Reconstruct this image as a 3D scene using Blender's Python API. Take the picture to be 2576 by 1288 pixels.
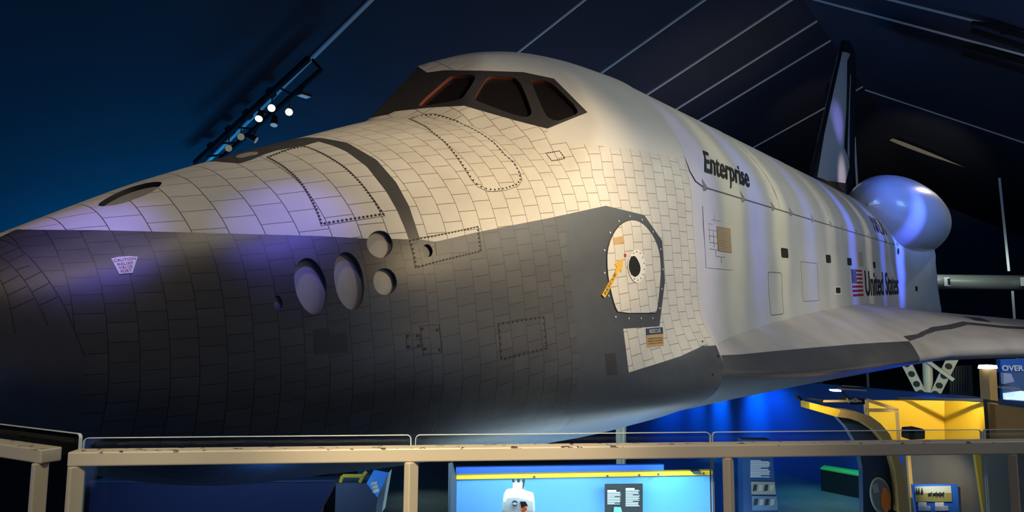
# Space shuttle hall seen from a visitor platform: Blender 4.5, procedural materials only.
import bpy, bmesh, math, random
import numpy as np
from math import sin, cos, tan, pi, radians, sqrt
from mathutils import Vector, Matrix
from mathutils.geometry import delaunay_2d_cdt
for o in list(bpy.data.objects): bpy.data.objects.remove(o)
random.seed(7)
C = bpy.context.scene.collection

# ------------------------------------------------------------------ camera
EYE = 4.8                                  # eye height above the hall floor (visitor platform at 3.2)
CR = Vector((0.60437274, -0.79667252, 0.00681824))     # camera right, up and view directions
CU = Vector((-0.08737517, -0.05777335, 0.99449878))
CF = Vector((0.79189594, 0.6016437, 0.10452603))
FPX = 1717.0
cd = bpy.data.cameras.new('camera'); cam = bpy.data.objects.new('camera', cd); C.objects.link(cam)
cd.sensor_fit = 'HORIZONTAL'; cd.sensor_width = 36.0; cd.lens = 36.0*FPX/2576.0
cd.clip_start = 0.05; cd.clip_end = 400
cam.matrix_world = Matrix(((CR.x, CU.x, -CF.x, 0), (CR.y, CU.y, -CF.y, 0), (CR.z, CU.z, -CF.z, EYE), (0, 0, 0, 1)))
bpy.context.scene.camera = cam

# ------------------------------------------------------------------ view, world
sc = bpy.context.scene
sc.view_settings.view_transform = 'Standard'; sc.view_settings.look = 'None'
sc.view_settings.gamma = 1.0; sc.view_settings.use_curve_mapping = False
sc.view_settings.exposure = 0.4
w = bpy.data.worlds.new('world'); sc.world = w; w.use_nodes = True
w.node_tree.nodes['Background'].inputs[0].default_value = (0.10, 0.16, 0.42, 1)
w.node_tree.nodes['Background'].inputs[1].default_value = 0.035

# frame of the shuttle: x aft, -y port, z up, metres, origin at the nose; hall frame: z up, camera over (0, 0)
RW = Matrix(((0.998596, -0.001096, -0.052958), (0.0, 0.999786, -0.02069), (0.052969, 0.020661, 0.998382)))
CS = Vector((-0.94558648, -6.60775493, -1.27794257))   # the eye in the shuttle frame
MS = Matrix.Translation(Vector((0, 0, EYE)) - RW @ CS) @ RW.to_4x4()
def sw(x, y, z): return MS @ Vector((x, y, z))

# ------------------------------------------------------------------ lamps of the hall, with added fill lights
def aim(o, target):
    d = Vector(target) - o.location
    o.rotation_euler = d.to_track_quat('-Z', 'Y').to_euler()
def spot(name, loc, target, power, col, size=40, blend=.6, rad=.12):
    l = bpy.data.lights.new(name, 'SPOT'); l.energy = power; l.color = col; l.spot_size = radians(size)
    l.spot_blend = blend; l.shadow_soft_size = rad
    o = bpy.data.objects.new(name, l); C.objects.link(o); o.location = loc; aim(o, target); return o
def area(name, loc, target, power, col, sx, sy):
    l = bpy.data.lights.new(name, 'AREA'); l.energy = power; l.color = col; l.shape = 'RECTANGLE'; l.size = sx; l.size_y = sy
    o = bpy.data.objects.new(name, l); C.objects.link(o); o.location = loc; aim(o, target); return o
WARM = (1.0, .74, .44); CREAM = (1.0, .86, .66); BLUE = (.07, .13, 1.0); VIOLET = (.32, .28, 1.0); YEL = (1.0, .86, .35); CYAN = (.25, .75, 1.0)
def band(x, k, p, y=-10.6, z=3.6, tz=.2, size=34, sx=.26):
    o = spot('band_spot', sw(x, y, z), sw(x, -2.6, tz), p, k, size, 1, .12); o.scale = (sx, 1, 1); return o
# warm key on the cabin side and nose, from the lamps over the visitors
spot('key_spot', sw(6.2, -11.2, 3.7), sw(5.5, -2.3, .1), 3600, (1, .74, .41), 30, 1, .3)
spot('key_spot', sw(9.5, -10.5, 3.6), sw(7.5, -2.6, -1.3), 1300, CREAM, 34, 1, .3)
spot('nose_spot', sw(1.0, -2.3, 6.8), sw(2.8, -.9, 0), 420, CREAM, 44, 1, .3)
spot('tip_spot', sw(-.8, -2.0, 4.2), sw(.75, -.6, -.9), 150, WARM, 34, 1, .2)
spot('violet_spot', sw(.2, -3.9, 4.2), sw(1.25, -.9, -.55), 1000, (.16, .14, 1), 13, 1, .1)
spot('violet_spot', sw(1.6, -4.5, 4.2), sw(2.65, -1.5, -.55), 700, (.18, .16, 1), 14, 1, .1)
spot('roof_spot', sw(4, -3, 8.8), sw(6.5, -.6, 2), 60, (.8, .8, 1), 40, 1, .3)
# fill
area('low_fill', sw(-4.5, -3.5, -3.5), sw(2, -1.5, -2.0), 26, (.25, .4, 1), 3, 3)
area('fill', (25, -8.5, 3.3), (25, -2, 12), 120, (.45, .65, 1), 22, 4)
area('fill', sw(13, -10.5, 5.2), sw(13, -2.5, 0), 340, (.95, .97, .85), 9, 2)
area('belly_fill', sw(9.5, -1.5, -6.2), sw(9.5, -1.0, -3), 200, (.62, .82, .95), 5, 4)
for x, k, p in ((9.35, VIOLET, 600), (10.6, YEL, 600), (11.9, BLUE, 900), (13.4, YEL, 750), (15.7, BLUE, 800), (17.8, CREAM, 420), (20.4, BLUE, 2600), (22.9, CREAM, 560), (25.4, BLUE, 2300), (28.8, BLUE, 8500)):
    band(x, k, p)
spot('belly_spot', sw(7.5, -3.5, -6.1), sw(8.6, -2.0, -3.2), 40, (.4, .75, 1), 20, .4, .05)
spot('belly_spot', sw(12.0, -5.5, -5.9), sw(12.4, -3.0, -3.1), 40, (1, .75, .2), 24, .8, .05)
spot('pod_spot', sw(17, -8.0, 6.6), sw(29.8, -2.6, 1.8), 7500, (.06, .18, 1), 17, 1, .2)
spot('gear_spot', sw(20, -7.5, -4.6), sw(25.6, -3.8, -4.0), 380, (1, 1, .8), 30, .6, .1)
spot('belly_blue', sw(3.0, -1.2, -5.6), sw(3.2, -.9, -3), 55, (.05, .25, 1), 110, 1, .1)
spot('pod_spot', sw(38.5, -7.5, 7.0), sw(32.3, -3.4, 2.4), 1400, (1, .82, .66), 30, 1, .2)
spot('fin_spot', sw(29, -10.5, 4), sw(31.0, 0, 5.9), 2600, VIOLET, 12, 1, .2)
spot('fin_spot', sw(29, -10, 4), sw(31.4, 0, 3.4), 2400, (1, .8, .85), 15, 1, .2)
spot('fin_edge_spot', sw(20, 9, 2), sw(29.0, 0, 5.2), 900, (1, .6, .25), 26, 1, .2)
area('fin_fill', sw(30, -10.5, 3.5), sw(33, 0, 8), 130, (.3, .55, 1), 3, 2)
spot('wing_spot', sw(16, -11, 5.0), sw(16, -5, -2.5), 850, CREAM, 50, 1, .2)
spot('wing_spot', sw(20, -12, 4.0), sw(20.5, -6.5, -2.8), 1000, (1, .9, .85), 40, 1, .2)
# blue wash at the foot of the sloping roof behind the nose
area('wall_wash', (16, 44.8, 2.6), (15, 43.5, 9.5), 4600, (0, .36, 1), 34, .8)
area('wall_wash', (-8, 44.8, 2.6), (-8, 43.5, 9.5), 2800, (0, .36, 1), 16, .8)
area('ceiling_wash', (32, 20, 6), (36, 22, 16), 380, (.8, .85, 1), 14, 3)  # unseen uplights added to bring out the roof ribs
area('ceiling_wash', (8, -8, 6), (12, 10, 19), 160, (.6, .75, 1), 10, 3)
spot('ceiling_spot', (36, 10, 10), (36.5, 14, 20), 500, (1, .8, .5), 70, 1, .3)


# ------------------------------------------------------------------ properties, linking
def tag(o, label=None, cat=None, group=None, kind=None):
    if label: o['label'] = label
    if cat: o['category'] = cat
    if group: o['group'] = group
    if kind: o['kind'] = kind
    return o
def empty(name, loc=(0, 0, 0), rz=0, label=None, cat=None, group=None):
    o = bpy.data.objects.new(name, None); C.objects.link(o); o.location = loc; o.rotation_euler = (0, 0, rz)
    o.empty_display_size = .2
    return tag(o, label, cat, group)
def mesh(name, V, Fc, mats, parent=None, smooth=False, mi=None, uv=None, label=None):
    me = bpy.data.meshes.new(name); me.from_pydata([tuple(map(float, v)) for v in V], [], [tuple(map(int, f)) for f in Fc])
    if not isinstance(mats, (list, tuple)): mats = [mats]
    for m in mats: me.materials.append(m)
    if mi is not None: me.polygons.foreach_set('material_index', list(map(int, mi)))
    if smooth: me.polygons.foreach_set('use_smooth', [True]*len(me.polygons))
    if uv is not None:
        l = me.uv_layers.new(name='UVMap'); idx = np.zeros(len(me.loops), int); me.loops.foreach_get('vertex_index', idx)
        l.data.foreach_set('uv', np.asarray(uv, float)[idx].ravel())
    me.update()
    o = bpy.data.objects.new(name, me); C.objects.link(o)
    if parent is not None: o.parent = parent
    if label: o['label'] = label
    return o
class MB:
    """collects boxes, prisms and tubes for ONE mesh"""
    def __init__(s): s.bm = bmesh.new()
    def quad(s, pts):
        vs = [s.bm.verts.new(p) for p in pts]; s.bm.faces.new(vs); return s
    def box(s, c, d, rot=None):
        c = Vector(c); M = rot.to_4x4() if rot is not None else Matrix()
        r = bmesh.ops.create_cube(s.bm, size=1, matrix=Matrix.Translation(c) @ M @ Matrix.Diagonal((d[0], d[1], d[2], 1)))
        return s
    def bar(s, a, b, w, h=None, up=(0, 0, 1)):
        a, b = Vector(a), Vector(b); h = h or w; d = b-a; L = d.length; d.normalize()
        up = Vector(up)
        if abs(d.dot(up)) > .98: up = Vector((0, 1, 0))
        sx = d.cross(up).normalized(); uz = sx.cross(d)
        M = Matrix(((sx.x, d.x, uz.x), (sx.y, d.y, uz.y), (sx.z, d.z, uz.z)))
        return s.box((a+b)/2, (w, L, h), M)
    def tube(s, a, b, r, r2=None, n=16):
        a, b = Vector(a), Vector(b); d = b-a; r2 = r if r2 is None else r2
        q = d.to_track_quat('Z', 'Y').to_matrix().to_4x4()
        bmesh.ops.create_cone(s.bm, cap_ends=True, segments=n, radius1=r, radius2=r2, depth=d.length, matrix=Matrix.Translation((a+b)/2) @ q)
        return s
    def prism(s, pts, off):
        """polygon pts (3-D, planar) pushed by the vector off"""
        off = Vector(off); A = [s.bm.verts.new(p) for p in pts]; B = [s.bm.verts.new(Vector(p)+off) for p in pts]
        n = len(A); s.bm.faces.new(A); s.bm.faces.new(B[::-1])
        for i in range(n): s.bm.faces.new((A[i], B[i], B[(i+1) % n], A[(i+1) % n]))
        return s
    def build(s, name, mat, parent=None, bevel=0, smooth=False, label=None, kind=None):
        bmesh.ops.recalc_face_normals(s.bm, faces=s.bm.faces)
        me = bpy.data.meshes.new(name); s.bm.to_mesh(me); s.bm.free(); me.materials.append(mat)
        if smooth: me.polygons.foreach_set('use_smooth', [True]*len(me.polygons))
        o = bpy.data.objects.new(name, me); C.objects.link(o)
        if parent is not None: o.parent = parent
        if bevel:
            b = o.modifiers.new('bevel', 'BEVEL'); b.width = bevel; b.segments = 2; b.limit_method = 'ANGLE'; b.angle_limit = .6
        if smooth:
            e = o.modifiers.new('split', 'EDGE_SPLIT'); e.split_angle = radians(35)
        if label: o['label'] = label
        if kind: o['kind'] = kind
        return o

# ------------------------------------------------------------------ materials
def mat(name, col, rough=.5, metal=0, noise=0, nscale=6, bump=0, bscale=60, emit=0, spec=.5, coat=0, alpha=1):
    m = bpy.data.materials.new(name); m.use_nodes = True; nt = m.node_tree; b = nt.nodes['Principled BSDF']
    b.inputs['Base Color'].default_value = (*col, 1); b.inputs['Roughness'].default_value = rough
    b.inputs['Metallic'].default_value = metal; b.inputs['Specular IOR Level'].default_value = spec
    b.inputs['Coat Weight'].default_value = coat
    if emit:
        b.inputs['Emission Color'].default_value = (*col, 1); b.inputs['Emission Strength'].default_value = emit
    if noise or bump:
        tc = nt.nodes.new('ShaderNodeTexCoord')
    if noise:
        n = nt.nodes.new('ShaderNodeTexNoise'); n.inputs['Scale'].default_value = nscale; n.inputs['Detail'].default_value = 5
        r = nt.nodes.new('ShaderNodeMapRange'); r.inputs[1].default_value = .3; r.inputs[2].default_value = .7
        r.inputs[3].default_value = 1-noise; r.inputs[4].default_value = 1+noise
        mx = nt.nodes.new('ShaderNodeVectorMath'); mx.operation = 'SCALE'; mx.inputs[0].default_value = col
        nt.links.new(tc.outputs['Object'], n.inputs['Vector']); nt.links.new(n.outputs[0], r.inputs[0])
        nt.links.new(r.outputs[0], mx.inputs['Scale']); nt.links.new(mx.outputs[0], b.inputs['Base Color'])
    if bump:
        n = nt.nodes.new('ShaderNodeTexNoise'); n.inputs['Scale'].default_value = bscale
        bp = nt.nodes.new('ShaderNodeBump'); bp.inputs['Strength'].default_value = bump; bp.inputs['Distance'].default_value = .01
        nt.links.new(tc.outputs['Object'], n.inputs['Vector']); nt.links.new(n.outputs[0], bp.inputs['Height']); nt.links.new(bp.outputs[0], b.inputs['Normal'])
    return m
def tiles(name, col, line, row, brick, mortar=.006, rough=.45, var=.05, stain=.08, coat=0, swap=False, lstr=1):
    """foam or silica tiles: hoops at constant u (metres along the hull), staggered joints along v"""
    m = bpy.data.materials.new(name); m.use_nodes = True; nt = m.node_tree; b = nt.nodes['Principled BSDF']; N = nt.nodes.new; L = nt.links.new
    uv = N('ShaderNodeUVMap'); sx = N('ShaderNodeSeparateXYZ'); cx = N('ShaderNodeCombineXYZ')
    nz = N('ShaderNodeTexNoise'); nz.inputs['Scale'].default_value = 3.0; nz.inputs['Detail'].default_value = 3
    wob = N('ShaderNodeMath'); wob.operation = 'MULTIPLY_ADD'; wob.inputs[1].default_value = .012
    L(uv.outputs[0], sx.inputs[0]); L(uv.outputs[0], nz.inputs['Vector'])
    a, c2 = (0, 1) if not swap else (1, 0)
    L(nz.outputs[0], wob.inputs[0]); L(sx.outputs[c2], wob.inputs[2]); L(wob.outputs[0], cx.inputs[0]); L(sx.outputs[a], cx.inputs[1])
    bt = N('ShaderNodeTexBrick'); bt.inputs['Scale'].default_value = 1; bt.inputs['Mortar Size'].default_value = mortar/2
    bt.inputs['Mortar Smooth'].default_value = .15; bt.inputs['Row Height'].default_value = row; bt.inputs['Brick Width'].default_value = brick
    bt.inputs['Color1'].default_value = (*[c*(1-var) for c in col], 1); bt.inputs['Color2'].default_value = (*[c*(1+var) for c in col], 1)
    bt.inputs['Mortar'].default_value = (*line, 1); L(cx.outputs[0], bt.inputs['Vector'])
    n2 = N('ShaderNodeTexNoise'); n2.inputs['Scale'].default_value = 2.2; n2.inputs['Detail'].default_value = 6; L(uv.outputs[0], n2.inputs['Vector'])
    r = N('ShaderNodeMapRange'); r.inputs[1].default_value = .3; r.inputs[2].default_value = .7; r.inputs[3].default_value = 1-stain; r.inputs[4].default_value = 1+stain
    L(n2.outputs[0], r.inputs[0]); sc_ = N('ShaderNodeVectorMath'); sc_.operation = 'SCALE'; L(bt.outputs[0], sc_.inputs[0]); L(r.outputs[0], sc_.inputs['Scale'])
    L(sc_.outputs[0], b.inputs['Base Color']); b.inputs['Roughness'].default_value = rough; b.inputs['Coat Weight'].default_value = coat; b.inputs['Coat Roughness'].default_value = .25
    bp = N('ShaderNodeBump'); bp.invert = True; bp.inputs['Strength'].default_value = .5; bp.inputs['Distance'].default_value = .004
    L(bt.outputs['Fac'], bp.inputs['Height']); L(bp.outputs[0], b.inputs['Normal'])
    return m
M_WT = tiles('white_tile_nose', (.60, .575, .535), (.10, .075, .06), .245, .25, .0075, .55, .03, .06)
M_WT2 = tiles('white_tile_cabin', (.60, .575, .53), (.16, .11, .08), .225, .21, .0075, .55, .03, .08)
M_BT = tiles('black_tile_nose', (.056, .054, .060), (.020, .019, .02), .185, .15, .008, .42, .12, .12)
M_BT2 = tiles('black_tile_side', (.056, .059, .067), (.024, .022, .022), .225, .175, .008, .42, .12, .12)
M_BU = tiles('black_tile_belly', (.056, .058, .064), (.026, .026, .028), .30, .16, .006, .36, .10, .15)
M_PW = mat('white_panel', (.58, .57, .55), .5, noise=.05, nscale=1.5)
M_GD = mat('dark_grey_band', (.062, .06, .062), .45, noise=.1)
M_SH = mat('window_surround', (.028, .026, .027), .5, noise=.12, nscale=8)
M_DT = mat('replaced_tile', (.030, .029, .031), .5)
M_BH = mat('hatch_surround', (.054, .061, .075), .45, noise=.08)
M_GL = mat('dark_glass', (.012, .010, .010), .12, spec=.4)
M_RED = mat('red_seal', (.16, .035, .02), .6)
M_COV = mat('grey_cover', (.36, .34, .32), .38, noise=.05, nscale=3)
M_HOLE = mat('thruster_well', (.07, .075, .11), .5)
M_BLK = mat('black_paint', (.012, .012, .014), .5)
M_BOLT = mat('bolt_hole', (.02, .017, .015), .6)
M_WH = mat('white_paint', (.75, .74, .70), .5)
M_YW = mat('yellow_sign', (.72, .42, .04), .5)
M_NV = mat('navy_sign', (.02, .045, .10), .5)
M_TAN = mat('tan_sign', (.52, .33, .14), .5)
M_FR = mat('flag_red', (.36, .02, .03), .5)
M_FB = mat('flag_blue', (.03, .04, .10), .5)
M_WING = mat('wing_white', (.46, .43, .42), .45, noise=.12, nscale=1.2)
M_RCC = mat('edge_carbon_grey', (.36, .34, .32), .42, noise=.12, nscale=1.4)
M_BW = mat('wing_black', (.07, .072, .08), .38, noise=.1, nscale=2)
M_POD = mat('pod_white', (.50, .50, .52), .3, noise=.03, coat=.4)
M_FIN = mat('fin_white', (.45, .46, .5), .45, noise=.05)
M_FBK = mat('fin_black', (.012, .013, .018), .5)
M_CAP = mat('nose_cap_black', (.056, .054, .060), .42, noise=.1)
M_LINE = mat('tile_gap', (.016, .015, .016), .6)
M_SEAM = mat('seam', (.13, .12, .11), .6)

# ------------------------------------------------------------------ lines of the hull and wing
def pchip(x,y,xq):
    x=np.asarray(x,float);y=np.asarray(y,float);xq=np.asarray(xq,float)
    h=np.diff(x);sh=(len(h),)+(1,)*(y.ndim-1);d=np.diff(y,axis=0)/h.reshape(sh)
    m=np.zeros_like(y);m[0]=d[0];m[-1]=d[-1]
    for i in range(1,len(x)-1):
        a,b=d[i-1],d[i];w1=2*h[i]+h[i-1];w2=h[i]+2*h[i-1]
        with np.errstate(all='ignore'):
            v=(w1+w2)/(w1/a+w2/b)
        m[i]=np.where(a*b>0,v,0)
    k=np.clip(np.searchsorted(x,xq)-1,0,len(x)-2);t=(np.clip(xq,x[0],x[-1])-x[k])/h[k]
    sh=t.shape+(1,)*(y.ndim-1);t=t.reshape(sh);hh=h[k].reshape(sh)
    return (2*t**3-3*t**2+1)*y[k]+(t**3-2*t**2+t)*hh*m[k]+(-2*t**3+3*t**2)*y[k+1]+(t**3-t**2)*hh*m[k+1]
ZAX=[0,.6,2,3.61,8.79,33];ZAV=[-1.62,-1.62,-1.5,-1.2,-.6,-.6]
def za(X): return pchip(ZAX,ZAV,X)
def lerp(a,b,t): return a+(b-a)*t
S={}  # X -> [(halfwidth, z)] from the top centre down to the bottom centre
S[.15]=[(0,-1.30),(.2,-1.35),(.33,-1.47),(.38,-1.62),(.36,-1.8),(.24,-1.94),(0,-2.0)]
S[.45]=[(0,-1.05),(.36,-1.13),(.56,-1.32),(.68,-1.62),(.67,-1.88),(.5,-2.12),(.2,-2.25),(0,-2.28)]
S[.94]=[(0,-.79),(.4,-.86),(.68,-1.06),(.87,-1.3),(.97,-1.62),(.98,-1.93),(.82,-2.25),(.45,-2.47),(0,-2.55)]
S[1.5]=[(0,-.49),(.4,-.56),(.75,-.78),(1.02,-1.05),(1.17,-1.35),(1.25,-1.7),(1.26,-2.03),(1.1,-2.42),(.65,-2.68),(0,-2.78)]
S[2.15]=[(0,-.17),(.46,-.25),(.76,-.41),(.97,-.56),(1.18,-.76),(1.33,-.96),(1.45,-1.22),(1.52,-1.5),(1.56,-1.8),(1.55,-2.15),(1.4,-2.6),(1.0,-2.87),(.5,-2.98),(0,-3.0)]
S[3.61]=[(0,.43),(.57,.33),(1.0,.16),(1.33,-.03),(1.62,-.29),(1.76,-.46),(1.87,-.66),(1.95,-.86),(2.02,-1.12),(2.07,-1.52),(2.12,-1.9),(2.11,-2.25),(1.95,-2.66),(1.55,-2.93),(.8,-3.15),(0,-3.22)]
S[4.84]=[(0,.90),(.6,.80),(1.1,.62),(1.5,.36),(1.8,.08),(2.02,-.25),(2.16,-.65),(2.25,-1.1),(2.3,-1.6),(2.34,-2.0),(2.32,-2.35),(2.15,-2.75),(1.7,-3.02),(.9,-3.27),(0,-3.33)]
S[6.3]=[(0,1.35),(.6,1.27),(1.1,1.1),(1.55,.86),(1.95,.5),(2.22,.1),(2.36,-.4),(2.44,-1.0),(2.5,-1.6),(2.56,-2.05),(2.57,-2.42),(2.42,-2.82),(1.95,-3.1),(1,-3.38),(0,-3.43)]
S[7.6]=[(0,2.3),(.6,2.24),(1.15,2.0),(1.65,1.62),(2.05,1.12),(2.35,.5),(2.46,-.1),(2.54,-.8),(2.61,-1.5),(2.71,-2.0),(2.84,-2.4),(2.78,-2.76),(2.2,-3.12),(1,-3.42),(0,-3.43)]
S[8.79]=[(0,2.5),(.6,2.45),(1.2,2.22),(1.75,1.8),(2.2,1.25),(2.5,.7),(2.6,.3),(2.64,-.4),(2.68,-1.2),(2.76,-1.8),(2.95,-2.12),(3.05,-2.42),(2.95,-2.75),(2.3,-3.13),(1.1,-3.42),(0,-3.45)]
S[9.35]=[(0,2.5),(.6,2.45),(1.2,2.22),(1.75,1.8),(2.2,1.25),(2.5,.7),(2.6,.3),(2.64,-.4),(2.66,-1.2),(2.69,-1.8),(2.72,-2.2),(2.72,-2.5),(2.6,-2.85),(2.1,-3.16),(1.1,-3.42),(0,-3.45)]
S[10.5]=[(0,2.5),(.6,2.45),(1.2,2.22),(1.75,1.8),(2.2,1.25),(2.5,.7),(2.6,.3),(2.63,-.4),(2.66,-1.2),(2.68,-1.9),(2.7,-2.3),(2.7,-2.7),(2.6,-3.0),(2.0,-3.3),(1.1,-3.42),(0,-3.43)]
S[28]=S[10.5]
S[32.3]=[(0,2.3),(.6,2.25),(1.2,2.05),(1.9,1.65),(2.7,1.1),(3.3,.6),(3.5,.3),(3.52,-.4),(3.55,-1.2),(3.6,-1.9),(3.62,-2.4),(3.4,-2.8),(2.9,-3.0),(2.0,-3.15),(1.1,-3.2),(0,-3.2)]
NT=181
TH=np.linspace(-np.pi/2,np.pi/2,NT)
XS=sorted(S)
def sec_r(X):
    z0=float(za(np.array([X]))[0]);p=np.array(S[X][::-1],float)
    th=np.arctan2(p[:,1]-z0,p[:,0]);r=np.hypot(p[:,0],p[:,1]-z0)
    return pchip(th,r,TH)
RT=np.array([np.zeros(NT)]+[sec_r(x) for x in XS])
UX=np.sqrt(np.array([0]+XS))
# cabin: convex intersection of planes through the three panes and a roof surface
def plane(a,b,c):
    a,b,c=map(np.array,(a,b,c));n=np.cross(b-a,c-a);n=n/np.linalg.norm(n)
    if n@(np.array([7.,0,-.5])-a)>0:n=-n
    return n,n@a
PL=[plane((4.80,0,.90),(5.50,-1.0,1.06),(5.72,-.1,1.80)),
    plane((5.50,-1.0,1.06),(6.12,-1.8,.76),(6.49,-1.2,1.70)),
    plane((6.12,-1.8,.76),(6.86,-2.03,1.08),(6.6,-1.6,1.59))]
RX=[5.0,5.9,6.6,7.3,8.0,8.79];RZ=[1.5,1.93,2.22,2.39,2.47,2.5]
def hull_r(X,TH=TH,RTi=None):
    """X (n,), returns r (n,NT)"""
    X=np.asarray(X,float);r=pchip(UX,RT,np.sqrt(X))
    z0=za(X)[:,None];c=np.cos(TH)[None];s=np.sin(TH)[None]
    best=np.full(r.shape,1e9)
    for n,d in PL:
        den=-n[1]*c+n[2]*s;num=d-n[0]*X[:,None]-n[2]*z0
        k=np.where(den>1e-6,num/np.maximum(den,1e-6),np.where(num>0,1e9,0));best=np.minimum(best,k)
    # roof: superellipse of height rz and width 2.35
    rz=pchip(RX,RZ,X)[:,None];A=2.2+.4*np.clip((X[:,None]-6.3)/2.5,0,1);zc=.1
    # solve ((k c)/A)^2+((z0+k s - zc)/(rz-zc))^2=1
    B=rz-zc;qa=(c/A)**2+(s/B)**2;qb=2*(z0-zc)*s/B**2;qc=((z0-zc)/B)**2-1
    disc=qb*qb-4*qa*qc;k=np.where(disc>0,(-qb+np.sqrt(np.maximum(disc,0)))/(2*qa),0)
    best=np.minimum(best,k)
    m=(X[:,None]>4.5)&(X[:,None]<8.79)&(s>0)
    best=np.where(m,np.maximum(best,0),0)
    return np.maximum(r,best)
def hull(X,th):
    """points for matched arrays X (n,), th (n,)"""
    X=np.asarray(X,float);R_=hull_r(X)
    f=(np.asarray(th)+np.pi/2)/np.pi*(NT-1);i=np.clip(f.astype(int),0,NT-2);f=f-i
    a=np.arange(len(X));r=R_[a,i]*(1-f)+R_[a,i+1]*f
    return np.stack([X,-r*np.cos(th),za(X)+r*np.sin(th)],-1)
# planform: leading edge half-span by station
LEX=[7.9,8.79,10,14,17.5,19.4,20.4,22,26.6,30.5,31.6];LEY=[2.9,3.06,3.34,4.0,4.58,5.0,5.75,7.3,11.9,11.9,11.9]
ROX=[8,9.06,11.4,16,21,26,31.6];ROZ=[-2.14,-2.09,-1.95,-1.8,-1.75,-2.05,-2.85]   # top at the root
LZX=[8,9.5,12,17,19.4,31.6];LZZ=[-2.42,-2.6,-2.78,-2.95,-3.0,-3.05]             # leading edge height
WU=np.array([0,.12,.25,.4,.55,.68,.78,.86,.92,.965,.99,1.0,1.02,1.06,1.12,1.2,1.35,1.6,2.0])
def wing(X,u):
    """u 0..1 upper surface from the root to the edge, 1..2 back along the underside to the keel"""
    X=np.asarray(X,float);u=np.asarray(u,float)
    yl=np.interp(X,LEX,LEY);zr=pchip(ROX,ROZ,X);zl=pchip(LZX,LZZ,X)
    rad=np.clip(.17+.02*(X-8),.12,.30)*np.where(X>26,.5,1)
    up=u<=1
    a=np.where(up,u,2-u)                      # fraction of the half-span towards the edge
    y=np.where(up,2.3+(yl-2.3)*a,.2+(yl-.2)*a)
    d=yl-y                                      # distance inside the edge
    rnd=np.sqrt(np.clip(1-(1-np.clip(d/.5,0,1))**2,0,1))
    top0=zl+rad*rnd; k=np.clip((d-.1)/np.maximum(yl-2.6-.1,.2),0,1.15);k=k*k*(3-2*k)*.35+k*.65
    zt=top0+(zr-zl-rad)*k
    bot=-3.43+.06*0*y
    kb=np.clip(d/np.maximum(yl-.8,.3),0,1);kb=1-(1-kb)**1.9
    zb=(zl-rad*.35*rnd)*(1-kb)+(-3.46)*kb
    z=np.where(up,zt,zb)
    return np.stack([X,-y,z],-1)

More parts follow.
